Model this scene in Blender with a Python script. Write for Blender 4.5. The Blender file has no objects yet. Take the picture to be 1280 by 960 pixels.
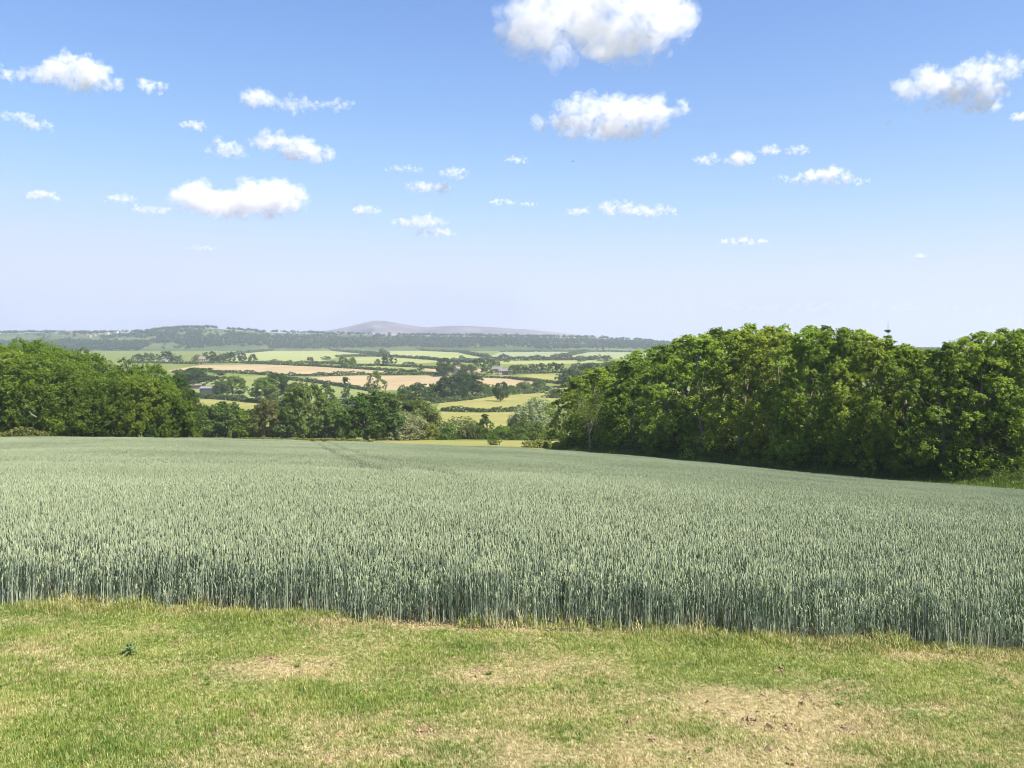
import bpy, bmesh, math, random
import numpy as np
from mathutils import Vector

random.seed(7)
RNG = np.random.default_rng(11)
scene = bpy.context.scene
COL = scene.collection
PI = math.pi
EYE = 2.0            # camera height above the grass under it
F = 1100.0           # focal length in photo pixels (1280 wide)
HOR = 440.0          # photo row of the true horizon

# ---------------------------------------------------------------- helpers
def mesh_np(name, V, *Fs, smooth=False, mats=None):
    """mesh from a vertex array and face arrays (tri / quad); mats: one material index array per face array"""
    V = np.asarray(V, np.float32)
    me = bpy.data.meshes.new(name)
    me.vertices.add(len(V)); me.vertices.foreach_set('co', V.ravel())
    Fs = [np.asarray(f, np.int32) for f in Fs if len(f)]
    nl = sum(f.size for f in Fs); nf = sum(len(f) for f in Fs)
    me.loops.add(nl); me.loops.foreach_set('vertex_index', np.concatenate([f.ravel() for f in Fs]))
    st, o = [], 0
    for f in Fs:
        k = f.shape[1]; st.append(np.arange(len(f)) * k + o); o += f.size
    me.polygons.add(nf); me.polygons.foreach_set('loop_start', np.concatenate(st).astype(np.int32))
    if mats is not None:
        me.polygons.foreach_set('material_index', np.concatenate(mats).astype(np.int32))
    me.update(calc_edges=True); me.validate()
    me.polygons.foreach_set('use_smooth', np.full(nf, smooth, bool))
    return me

def link(name, me, mat=None, parent=None):
    o = bpy.data.objects.new(name, me); COL.objects.link(o)
    if mat is not None:
        for m in (mat if isinstance(mat, (list, tuple)) else [mat]):
            if me is not None and len(me.materials) < (len(mat) if isinstance(mat, (list, tuple)) else 1): me.materials.append(m)
    if parent is not None: o.parent = parent
    return o

def tag(o, label=None, cat=None, group=None, kind=None):
    if label: o['label'] = label
    if cat: o['category'] = cat
    if group: o['group'] = group
    if kind: o['kind'] = kind
    return o

def hash2(ix, iy, seed):
    h = (ix.astype(np.int64) * 374761393 + iy.astype(np.int64) * 668265263 + seed * 1442695041) & 0xffffffff
    h = ((h ^ (h >> 13)) * 1274126177) & 0xffffffff
    return ((h ^ (h >> 16)) & 0xffff) / 65535.0

def vnoise(x, y, seed=0):
    ix, iy = np.floor(x), np.floor(y); fx, fy = x - ix, y - iy
    fx = fx * fx * (3 - 2 * fx); fy = fy * fy * (3 - 2 * fy)
    a, b = hash2(ix, iy, seed), hash2(ix + 1, iy, seed)
    c, d = hash2(ix, iy + 1, seed), hash2(ix + 1, iy + 1, seed)
    return (a * (1 - fx) + b * fx) * (1 - fy) + (c * (1 - fx) + d * fx) * fy

def fbm(x, y, seed=0, oct=4):
    s, a, t = 0, 1.0, 0
    for i in range(oct):
        s = s + a * vnoise(x * 2 ** i, y * 2 ** i, seed + i * 17); t += a; a *= .5
    return s / t

def sstep(a, b, x):
    t = np.clip((x - a) / (b - a), 0, 1); return t * t * (3 - 2 * t)

# ---------------------------------------------------------------- terrain
_tp = np.array([-900, -400, 0, 250, 450, 640, 700, 800, 900, 1000, 1100, 1280, 1700, 2400], float)
_ts = np.array([.089, .088, .0871, .0890, .0935, .0995, .1026, .1088, .1155, .1245, .132, .1415, .160, .17])
_tx = np.arange(-1500, 3000, 10.0)
_tv = np.interp(_tx, _tp, _ts)
_k = np.exp(-np.linspace(-2, 2, 17) ** 2); _k /= _k.sum()
_tv = np.convolve(np.pad(_tv, 8, mode='edge'), _k, mode='valid')
def slope_far(px): return np.interp(px, _tx, _tv)

_pd = np.array([100, 150, 200, 260, 300, 400, 500, 600, 700, 800, 900, 1000, 1300, 1700, 2200, 2700, 3200], float)
_pp = np.array([569, 556, 554, 551, 543.5, 524, 511, 500.5, 489.5, 477.5, 465, 458.5, 450, 445, 440.5, 437.5, 436])
_pz = EYE - _pd * (_pp - HOR) / F
_sd = np.arange(100, 3200, 5.0)
_sz = np.interp(_sd, _pd, _pz)
_k2 = np.exp(-np.linspace(-2, 2, 13) ** 2); _k2 /= _k2.sum()
_sz = np.convolve(np.pad(_sz, 6, mode='edge'), _k2, mode='valid')

RB = [(75, 58), (60, 70), (47, 81), (39.7, 95), (34.4, 105), (27.9, 118), (19.3, 133), (8.2, 150)]     # right boundary x by y
def terrain(x, y):
    x = np.asarray(x, float); y = np.asarray(y, float)
    yc = np.sqrt(np.maximum(y, 0) ** 2 + 18.0 ** 2)
    px = 640 + F * x / yc * (1 - .0) 
    s = slope_far(px)
    s = s * (.84 + .16 * sstep(4, 45, y))
    zn = -s * y
    zn = zn + (fbm(x / 14, y / 14, 3, 3) - .5) * .25 * sstep(16, 60, y)
    zn = zn + 1.5 * sstep(.3, 6.5, x - np.interp(y, [p[1] for p in RB], [p[0] for p in RB])) * sstep(40, 62, y)
    zf = np.interp(y, _sd, _sz)
    w = sstep(150, 250, y)
    return zn * (1 - w) + zf * w

_dd = np.concatenate([np.arange(3, 60, .05), np.geomspace(60, 2700, 2600)])
def ground_at(px, py, dmin=3.0):
    """nearest distance along an image column at which the terrain reaches that row, as a world point"""
    u = (px - 640) / F
    z = terrain(u * _dd, _dd)
    p = HOR + F * (EYE - z) / _dd
    ok = np.where((p <= py) & (_dd >= dmin))[0]
    d = _dd[ok[0]] if len(ok) else 2600.
    return u * d, d, float(terrain(u * d, d))

# ---------------------------------------------------------------- materials
def mat_new(name):
    m = bpy.data.materials.new(name); m.use_nodes = True
    nt = m.node_tree; nt.nodes.clear()
    out = nt.nodes.new('ShaderNodeOutputMaterial')
    return m, nt, out

def N(nt, typ, **kw):
    n = nt.nodes.new(typ)
    for k, v in kw.items():
        if k.startswith('i_'): n.inputs[k[2:].replace('_', ' ')].default_value = v
        else: setattr(n, k, v)
    return n

def ramp(nt, fac, stops):
    r = nt.nodes.new('ShaderNodeValToRGB')
    e = r.color_ramp.elements
    while len(e) > 1: e.remove(e[-1])
    e[0].position = stops[0][0]; e[0].color = (*stops[0][1], 1)
    for p, c in stops[1:]:
        q = e.new(p); q.color = (*c, 1)
    nt.links.new(fac, r.inputs[0]); return r.outputs[0]

def noise(nt, scale, detail=4, rough=.6, vec=None, scl=None):
    n = N(nt, 'ShaderNodeTexNoise'); n.inputs['Scale'].default_value = scale
    n.inputs['Detail'].default_value = detail; n.inputs['Roughness'].default_value = rough
    if vec is not None:
        if scl is not None:
            mp = N(nt, 'ShaderNodeMapping'); mp.inputs['Scale'].default_value = scl
            nt.links.new(vec, mp.inputs['Vector']); vec = mp.outputs[0]
        nt.links.new(vec, n.inputs['Vector'])
    return n.outputs['Fac']

def mix(nt, a, b, fac, typ='MIX'):
    m = N(nt, 'ShaderNodeMix', data_type='RGBA', blend_type=typ)
    for s, v in ((m.inputs['Factor'], fac), (m.inputs['A'], a), (m.inputs['B'], b)):
        if hasattr(v, 'is_linked'): nt.links.new(v, s)
        elif isinstance(v, (int, float)): s.default_value = v
        else: s.default_value = (*v, 1)
    return m.outputs['Result']

def math_n(nt, op, a, b=0.5):
    m = N(nt, 'ShaderNodeMath', operation=op)
    for s, v in ((m.inputs[0], a), (m.inputs[1], b)):
        if hasattr(v, 'is_linked'): nt.links.new(v, s)
        else: s.default_value = v
    return m.outputs[0]

def leaf_shader(nt, out, col, transl=.35, gloss=.04, rough=.45, tcol=None):
    d = N(nt, 'ShaderNodeBsdfDiffuse'); t = N(nt, 'ShaderNodeBsdfTranslucent'); g = N(nt, 'ShaderNodeBsdfGlossy')
    g.inputs['Roughness'].default_value = rough
    nt.links.new(col, d.inputs['Color'])
    tc = mix(nt, col, tcol or (1.25, 1.25, .55), 1.0, 'MULTIPLY'); nt.links.new(tc, t.inputs['Color'])
    a = N(nt, 'ShaderNodeMixShader'); a.inputs[0].default_value = transl
    nt.links.new(d.outputs[0], a.inputs[1]); nt.links.new(t.outputs[0], a.inputs[2])
    b = N(nt, 'ShaderNodeMixShader'); b.inputs[0].default_value = gloss
    nt.links.new(a.outputs[0], b.inputs[1]); nt.links.new(g.outputs[0], b.inputs[2])
    nt.links.new(b.outputs[0], out.inputs['Surface'])

def foliage_mat(name, nscale=.6, transl=.5):
    """leaf colour comes from the object's own colour, varied from spray to spray"""
    m, nt, out = mat_new(name)
    oi = N(nt, 'ShaderNodeObjectInfo'); ge = N(nt, 'ShaderNodeNewGeometry')
    n1 = noise(nt, nscale, 2, .6, ge.outputs['Position'])
    n2 = noise(nt, nscale * 7, 1, .5, ge.outputs['Position'])
    v = math_n(nt, 'ADD', math_n(nt, 'MULTIPLY', n1, .9), math_n(nt, 'MULTIPLY', n2, .7))
    tint = ramp(nt, v, [(.45, (.66, .74, .66)), (.8, (1.0, 1.0, 1.0)), (1.15, (1.42, 1.32, 1.15))])
    col = mix(nt, oi.outputs['Color'], tint, 1.0, 'MULTIPLY')
    leaf_shader(nt, out, col, transl, .015)
    return m

M = {}
M['leaf_near'] = foliage_mat('tree leaves', .5)
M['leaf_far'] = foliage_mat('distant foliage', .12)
M['needle'] = foliage_mat('conifer needles', 1.2, .15)

def bark_mat(name, c0, c1):
    m, nt, out = mat_new(name); ge = N(nt, 'ShaderNodeNewGeometry')
    n = noise(nt, 3, 5, .7, ge.outputs['Position'], (1, 1, .25))
    p = N(nt, 'ShaderNodeBsdfPrincipled'); p.inputs['Roughness'].default_value = .9
    nt.links.new(ramp(nt, n, [(.3, c0), (.7, c1)]), p.inputs['Base Color'])
    nt.links.new(p.outputs[0], out.inputs['Surface']); return m
M['bark_pale'] = bark_mat('pale bark', (.15, .12, .08), (.32, .27, .19))
M['bark_dark'] = bark_mat('dark bark', (.06, .05, .035), (.15, .12, .085))
M['bark_dead'] = bark_mat('dead pale wood', (.22, .2, .16), (.40, .36, .30))

def ground_mat(name, stops, scale=.05, fine=1.5, stripe=None, bump=0.0, amount=.5):
    m, nt, out = mat_new(name); ge = N(nt, 'ShaderNodeNewGeometry')
    n = noise(nt, scale, 5, .65, ge.outputs['Position'])
    n2 = noise(nt, fine, 4, .7, ge.outputs['Position'])
    v = math_n(nt, 'ADD', math_n(nt, 'MULTIPLY', n, 1 - amount * .6), math_n(nt, 'MULTIPLY', n2, amount * .6))
    if stripe:
        mp = N(nt, 'ShaderNodeMapping'); mp.inputs['Rotation'].default_value = (0, 0, stripe[0])
        nt.links.new(ge.outputs['Position'], mp.inputs['Vector'])
        w = N(nt, 'ShaderNodeTexWave'); w.inputs['Scale'].default_value = stripe[1]; w.inputs['Distortion'].default_value = 1.5
        w.inputs['Detail'].default_value = 2
        nt.links.new(mp.outputs[0], w.inputs['Vector'])
        v = math_n(nt, 'ADD', math_n(nt, 'MULTIPLY', v, .85), math_n(nt, 'MULTIPLY', w.outputs['Fac'], .15))
    p = N(nt, 'ShaderNodeBsdfDiffuse')
    nt.links.new(ramp(nt, v, stops), p.inputs['Color'])
    nt.links.new(p.outputs[0], out.inputs['Surface']); return m

M['pasture'] = ground_mat('valley pasture', [(.3, (.09, .12, .035)), (.5, (.14, .165, .05)), (.7, (.20, .21, .07))], .02, .3)
M['meadow'] = ground_mat('hay meadow', [(.3, (.17, .18, .055)), (.5, (.235, .225, .075)), (.72, (.30, .265, .10))], .03, .25, (1.2, .06))
M['green'] = ground_mat('green grass field', [(.3, (.14, .17, .055)), (.5, (.19, .215, .075)), (.7, (.25, .26, .095))], .02, .3, (.3, .05))
M['stubble'] = ground_mat('dry tan field', [(.3, (.25, .195, .11)), (.5, (.32, .25, .145)), (.7, (.39, .31, .19))], .02, .3, (1.3, .06))
M['pale'] = ground_mat('pale far field', [(.3, (.20, .225, .085)), (.5, (.25, .27, .11)), (.7, (.31, .31, .135))], .006, .08, (.8, .02))
M['palegrey'] = ground_mat('pale grey green field', [(.3, (.17, .20, .10)), (.5, (.23, .25, .135)), (.7, (.28, .29, .15))], .006, .08)
M['hill'] = ground_mat('wooded hill ground', [(.35, (.04, .06, .025)), (.5, (.075, .10, .04)), (.62, (.14, .155, .065)), (.8, (.25, .23, .115))], .0022, .02)
M['moor'] = ground_mat('heather moor', [(.38, (.05, .04, .055)), (.5, (.12, .095, .095)), (.62, (.24, .20, .14))], .0035, .02)
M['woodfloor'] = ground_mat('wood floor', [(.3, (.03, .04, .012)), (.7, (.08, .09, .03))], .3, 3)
M['wheatsoil'] = ground_mat('soil under wheat', [(.3, (.05, .05, .025)), (.7, (.10, .085, .05))], .5, 6)

# lawn ground: 'dry' attribute carries the worn straw-coloured patches
m, nt, out = mat_new('lawn ground'); M['lawn'] = m
at = N(nt, 'ShaderNodeAttribute', attribute_name='dry'); at2 = N(nt, 'ShaderNodeAttribute', attribute_name='soil')
ge = N(nt, 'ShaderNodeNewGeometry')
g1 = ramp(nt, noise(nt, 18, 4, .7, ge.outputs['Position']), [(.3, (.055, .06, .02)), (.7, (.18, .165, .06))])
g2 = ramp(nt, noise(nt, 30, 4, .7, ge.outputs['Position']), [(.3, (.20, .155, .075)), (.5, (.36, .285, .15)), (.75, (.56, .47, .29))])
g3 = ramp(nt, noise(nt, 40, 4, .7, ge.outputs['Position']), [(.3, (.12, .08, .04)), (.7, (.34, .25, .14))])
c = mix(nt, mix(nt, g1, g2, at.outputs['Fac']), g3, at2.outputs['Fac'])
d = N(nt, 'ShaderNodeBsdfDiffuse'); nt.links.new(c, d.inputs['Color'])
bp = N(nt, 'ShaderNodeBump'); bp.inputs['Strength'].default_value = .8; bp.inputs['Distance'].default_value = .02
nt.links.new(noise(nt, 45, 5, .7, ge.outputs['Position']), bp.inputs['Height']); nt.links.new(bp.outputs[0], d.inputs['Normal'])
nt.links.new(d.outputs[0], out.inputs['Surface'])

# ---------------------------------------------------------------- ground sheets
# wheat outline: front edge slants a little, right edge runs down along the wood
fx, fy = [], []
for px, py in ((-60, 762), (0, 762), (130, 765), (260, 768), (400, 776), (520, 783), (640, 788), (760, 791), (900, 798), (1040, 808), (1160, 816), (1280, 824), (1340, 828)):
    x, y, z = ground_at(px, py); fx.append(x); fy.append(y)
fx = [-60, -20] + fx + [20, 70]; fy = [13.0, 10.4] + fy + [8.2, 10.0]
def front_y(x): return np.interp(x, fx, fy)
def right_x(y): return np.interp(y, [p[1] for p in RB], [p[0] for p in RB], left=110, right=8.2)
def far_y(x): return np.interp(x, [-160, -84, -60, -20, 8.2, 30], [140, 146, 149, 151, 151, 150])
def in_wheat(x, y): return (y > front_y(x)) & (y < far_y(x)) & (x < right_x(y)) & (x > -150)

def pip(px, py, poly):
    r = np.zeros(px.shape, bool); n = len(poly)
    for i in range(n):
        x0, y0 = poly[i]; x1, y1 = poly[(i + 1) % n]
        c = ((y0 > py) != (y1 > py)) & (px < (x1 - x0) * (py - y0) / (y1 - y0 + 1e-9) + x0)
        r ^= c
    return r

def dry_soil(x, y):
    """how dry / how bare the lawn is at a point (worn patches where the photo shows them)"""
    d = np.zeros_like(x); s = np.zeros_like(x)
    for (px, py, rx, ry, a) in DRY:
        cx, cy, _ = ground_at(px, py); k = cy / F
        ryg = max(.1, ry * k * cy / 2.0)
        d = np.maximum(d, a * np.exp(-(((x - cx) / (rx * k)) ** 2 + ((y - cy) / ryg) ** 2)))
    n = fbm(x * 1.7, y * 1.7, 5, 4); n2 = fbm(x * 6, y * 6, 9, 3)
    d = np.clip(d + (n - .5) * 1.0 + (n2 - .5) * .7 + .12, 0, 1)
    for (px, py, rx) in SOIL:
        cx, cy, _ = ground_at(px, py); k = cy / F
        e = ((x - cx) / (rx * k)) ** 2 + ((y - cy) / (rx * k * 1.3)) ** 2
        s = np.maximum(s, np.clip(1.4 * np.exp(-e) * (.35 + n2 * 1.3) - .25, 0, 1))
    edge = sstep(.28, .02, np.abs(y - front_y(x) - .04)) * sstep(-2.2, -1.2, x) * (.4 + .6 * sstep(1.2, .8, x))
    s = np.maximum(s, edge * sstep(.42, .62, fbm(x * 2.5, y * 4, 21, 3)) * .8)
    d = np.maximum(d, edge * .9)
    return d, s
DRY = [(365, 836, 75, 14, .8), (345, 828, 40, 8, .6), (600, 842, 90, 18, .7), (690, 835, 120, 15, .45), (950, 890, 230, 34, .95), (1010, 915, 200, 30, .8), (780, 880, 200, 20, .6), (880, 950, 260, 40, .75),
       (420, 905, 120, 14, .6), (300, 915, 60, 8, .5), (520, 930, 160, 22, .5), (1180, 885, 70, 12, .6), (1130, 822, 150, 8, .6), (1180, 935, 120, 25, .5), (560, 782, 150, 10, .6), (210, 758, 70, 10, .7),
       (450, 948, 150, 16, .6), (30, 815, 60, 8, .45), (650, 950, 130, 30, .7)]
SOIL = [(372, 881, 14), (316, 898, 10), (335, 824, 16), (528, 915, 16), (165, 862, 11), (190, 786, 9), (567, 826, 13), (600, 838, 12), (118, 925, 9), (263, 920, 9), (975, 842, 14), (1172, 881, 16), (556, 871, 14), (700, 790, 10),
        (935, 905, 14), (985, 912, 12), (1060, 912, 13), (868, 945, 12), (20, 870, 9), (250, 852, 8), (1240, 790, 14), (1005, 870, 10), (790, 905, 10), (820, 930, 8), (400, 812, 8)]

def polar_grid(ys, us, y0):
    U, Y = np.meshgrid(us, ys); X = U * (Y + y0)
    Z = terrain(X, Y)
    V = np.stack([X, Y, Z], -1).reshape(-1, 3)
    r, c = len(ys), len(us)
    i = (np.arange(r - 1)[:, None] * c + np.arange(c - 1)[None]).ravel()
    Q = np.stack([i, i + 1, i + c + 1, i + c], -1)
    return V, Q

def submesh(name, V, Q, sel):
    q = Q[sel]; used, inv = np.unique(q, return_inverse=True)
    return mesh_np(name, V[used], inv.reshape(-1, 4), smooth=True), V[used]

ysn = np.concatenate([np.linspace(-25, 3, 20), np.arange(3.2, 10.6, .075), np.geomspace(10.7, 156, 150)])
V, Q = polar_grid(ysn, np.linspace(-1.15, 1.15, 760), 25)
C = V[Q].mean(1)
wsel = in_wheat(C[:, 0], C[:, 1])
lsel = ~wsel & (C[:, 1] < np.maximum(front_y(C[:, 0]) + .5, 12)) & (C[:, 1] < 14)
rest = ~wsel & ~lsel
me, vv = submesh('lawn', V, Q, lsel)
d_, s_ = dry_soil(vv[:, 0], vv[:, 1])
for nm, arr in (('dry', d_), ('soil', s_)):
    a = me.attributes.new(nm, 'FLOAT', 'POINT'); a.data.foreach_set('value', arr.astype(np.float32))
tag(link('lawn_ground', me, M['lawn']), 'worn mown lawn ground with straw coloured patches in front of the wheat', 'ground', kind='structure')
me, _ = submesh('wheat_field_ground', V, Q, wsel)
tag(link('wheat_field_ground', me, M['wheatsoil']), 'brown soil of the field under the green wheat', 'ground', kind='structure')
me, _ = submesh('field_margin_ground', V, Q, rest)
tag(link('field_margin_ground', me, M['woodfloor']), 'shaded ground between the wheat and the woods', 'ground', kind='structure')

ysf = np.geomspace(156, 2700, 430)
V, Q = polar_grid(ysf, np.linspace(-.86, .86, 1500), 0)
C = V[Q].mean(1)
PXC = 640 + F * C[:, 0] / C[:, 1]; PYC = HOR + F * (EYE - C[:, 2]) / C[:, 1]
# field outlines seen across the valley: photo column / row of corners, laid on the terrain
FIELDS = [
    ('hay_meadow', 'yellow green meadow strip between the wheat and the stream-side trees', 'meadow', [(180, 570), (180, 549), (300, 549.5), (420, 549), (460, 549.5), (560, 550.5), (730, 551), (760, 570)]),
    ('hay_meadow', 'yellow green meadow below the dark hedge, behind the conifer shaped shrub', 'meadow', [(520, 536), (545, 515), (600, 516), (655, 514.5), (690, 530), (640, 537)]),
    ('hay_meadow', 'yellow green meadow around the lone oak with a shadow', 'meadow', [(545, 512), (550, 503), (590, 499.5), (618, 494), (680, 490.5), (700, 500), (660, 512)]),
    ('tan_field', 'dry tan field above the clipped hedge line', 'stubble', [(205, 464), (250, 456.5), (330, 455.5), (400, 458.5), (460, 462.5), (500, 465.5), (420, 466.5), (360, 468), (330, 466.5), (270, 463)]),
    ('tan_field', 'large dry tan field behind the sparse tall tree', 'stubble', [(372, 473), (420, 470), (500, 469.5), (560, 469.5), (570, 480), (540, 486), (480, 488), (440, 483)]),
    ('tan_field', 'dry tan field to the right of the dark tree clump', 'stubble', [(585, 470.5), (640, 473), (688, 477.5), (650, 482), (600, 484), (575, 480)]),
    ('green_field', 'green field with a long hedge along its top, left of the valley', 'green', [(215, 470), (330, 470), (360, 473), (430, 485), (470, 490), (460, 500), (380, 502), (300, 500), (230, 490)]),
    ('hay_meadow', 'small yellow green meadow left of the round bushes', 'meadow', [(240, 500), (262, 499), (325, 505), (340, 514), (270, 520), (240, 512)]),
    ('hay_meadow', 'yellow green meadow patch glimpsed beside the big oak', 'meadow', [(405, 513), (455, 512), (455, 524), (405, 524)]),
    ('olive_field', 'olive green field right of the farm buildings', 'meadow', [(650, 470), (675, 465.8), (715, 464.5), (712, 475), (690, 475)]),
    ('olive_field', 'olive green field corner left of the round dark bush', 'meadow', [(690, 488), (695, 481.5), (715, 480.5), (730, 488)]),
    ('tan_field', 'tan field strip left of the farm', 'stubble', [(528, 463), (530, 458.5), (552, 459), (612, 462), (610, 466), (560, 466)]),
    ('green_field', 'narrow green field under the twin oaks', 'green', [(415, 457.5), (470, 456.5), (560, 460), (540, 464), (470, 461.5)]),
    ('pale_field', 'wide pale green field at the foot of the wooded ridge', 'pale', [(270, 451), (300, 441), (345, 437), (410, 437.5), (470, 441.5), (480, 444), (430, 445), (400, 452), (330, 453)]),
    ('pale_field', 'pale green field under the ridge, right of the first', 'pale', [(430, 447), (480, 445.5), (545, 449), (560, 452), (500, 455), (440, 454)]),
    ('pale_field', 'pale green field rising to the ridge in the centre', 'pale', [(480, 444), (476, 437), (520, 437), (570, 440), (608, 447), (560, 448.5), (500, 445)]),
    ('grey_field', 'pale grey green field below the right part of the ridge', 'palegrey', [(610, 447), (625, 440), (700, 439), (760, 440), (840, 440), (860, 446), (740, 449), (640, 450)]),
    ('pale_field', 'narrow pale field above the farm trees', 'pale', [(590, 455), (620, 450.5), (740, 450), (780, 452), (700, 455)]),
]
fid = np.full(len(Q), -1)
for i, f in enumerate(FIELDS):
    fid[(fid < 0) & pip(PXC, PYC, f[3])] = i
me, _ = submesh('valley_ground', V, Q, fid < 0)
tag(link('valley_ground', me, M['pasture']), 'green pasture land of the wide valley', 'ground', kind='structure')
for i, (nm, lab, mk, poly) in enumerate(FIELDS):
    if (fid == i).any():
        me, _ = submesh(nm, V, Q, fid == i)
        tag(link(nm, me, M[mk]), lab, 'field', kind='structure')

# wooded ridge and the moorland hill behind it
RX = np.array([-500, -200, 0, 40, 100, 160, 220, 260, 300, 350, 400, 480, 560, 640, 740, 800, 840, 950, 1150, 1280, 1600, 1900], float)
RP = np.array([418, 417, 417.5, 416.5, 417, 416.5, 411, 410.5, 413.5, 416.5, 417.5, 419.5, 420.5, 421, 423, 426, 430, 435, 438.5, 439, 440, 440], float)
def ridge_row(px): return np.interp(px, RX, RP)
def hills_z(x, y):
    px = 640 + F * x / y
    zt = EYE + 3400 * (HOR - ridge_row(px)) / F
    t = sstep(2350, 3400, y); back = sstep(3400, 4900, y)
    z = (2.0 * (1 - t) + zt * t) * (1 - back) + -25 * back
    return z + (fbm(x / 260, y / 260, 31, 3) - .5) * 14 * t * (1 - t) * 4
ys = np.concatenate([np.linspace(2330, 3420, 90), np.linspace(3450, 4900, 14)])
U, Y = np.meshgrid(np.linspace(-1.05, 1.05, 420), ys); X = U * Y; Z = hills_z(X, Y)
Vh = np.stack([X, Y, Z], -1).reshape(-1, 3); c = 420
i = (np.arange(len(ys) - 1)[:, None] * c + np.arange(c - 1)[None]).ravel()
Qh = np.stack([i, i + 1, i + c + 1, i + c], -1)
tag(link('hills', mesh_np('hills', Vh, Qh, smooth=True), M['hill']), 'long low wooded ridge across the far side of the valley', 'hills', kind='structure')

MX = np.array([-600, 300, 380, 415, 430, 445, 458, 468, 478, 490, 505, 525, 535, 545, 560, 580, 620, 660, 700, 730, 760, 800, 850, 1000, 1900], float)
MP = np.array([430, 424, 416, 412.5, 409.5, 406, 402.8, 401.2, 401, 402.5, 405.5, 408.6, 409.4, 408.6, 407.6, 407.4, 409.5, 412, 416, 419.5, 422, 426, 430, 436, 440], float)
ys = np.linspace(6000, 9600, 80)
U, Y = np.meshgrid(np.linspace(-1.0, 1.0, 700), ys); X = U * Y
px = 640 + F * U
zt = EYE + 8000 * (HOR - np.interp(px, MX, MP)) / F
t = np.sin(np.clip((Y - 6000) / 4000, 0, 1) * PI) ; t = np.where(Y < 8000, sstep(6000, 8000, Y), 1 - sstep(8000, 9700, Y))
Z = -20 + (zt + 20) * t + (fbm(X / 500, Y / 500, 77, 4) - .5) * 40 * t * (1 - t) * 2
Vh = np.stack([X, Y, Z], -1).reshape(-1, 3); c = 700
i = (np.arange(len(ys) - 1)[:, None] * c + np.arange(c - 1)[None]).ravel()
Qh = np.stack([i, i + 1, i + c + 1, i + c], -1)
tag(link('mountain', mesh_np('mountain', Vh, Qh, smooth=True), M['moor']), 'hazy purple brown moorland hill on the horizon', 'mountain', kind='structure')

# ---------------------------------------------------------------- foliage geometry
def rand_dirs(n, rng):
    v = rng.normal(size=(n, 3)); return v / (np.linalg.norm(v, axis=1, keepdims=True) + 1e-9)

def leaf_quads(P, Nrm, size, rng, aspect=.62):
    """one small rhombic leaf per point, turned at random about its own normal"""
    n = len(P)
    r = rand_dirs(n, rng); T = np.cross(Nrm, r); T /= (np.linalg.norm(T, axis=1, keepdims=True) + 1e-9)
    B = np.cross(Nrm, T)
    s = (size * rng.uniform(.65, 1.3, n))[:, None]
    bend = Nrm * s * rng.uniform(-.18, .18, n)[:, None]
    V = np.stack([P - T * s * .55, P - B * s * aspect * .5 + bend, P + T * s * .55, P + B * s * aspect * .5 + bend], 1).reshape(-1, 3)
    return V, np.arange(n * 4).reshape(-1, 4)

def tube(path, radii, sides=6):
    path = np.asarray(path, float); n = len(path)
    V, Fq = [], []
    for i in range(n):
        d = path[min(i + 1, n - 1)] - path[max(i - 1, 0)]; d /= (np.linalg.norm(d) + 1e-9)
        a = np.cross(d, [0.31, .95, .07]); a /= np.linalg.norm(a); b = np.cross(d, a)
        for k in range(sides):
            t = 2 * PI * k / sides
            V.append(path[i] + radii[i] * (a * math.cos(t) + b * math.sin(t)))
    for i in range(n - 1):
        for k in range(sides):
            k2 = (k + 1) % sides
            Fq.append((i * sides + k, i * sides + k2, (i + 1) * sides + k2, (i + 1) * sides + k))
    return np.array(V), np.array(Fq)

def join(parts):
    V, Fq, o = [], [], 0
    for v, f in parts:
        V.append(v); Fq.append(f + o); o += len(v)
    return np.concatenate(V), np.concatenate(Fq)

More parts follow.
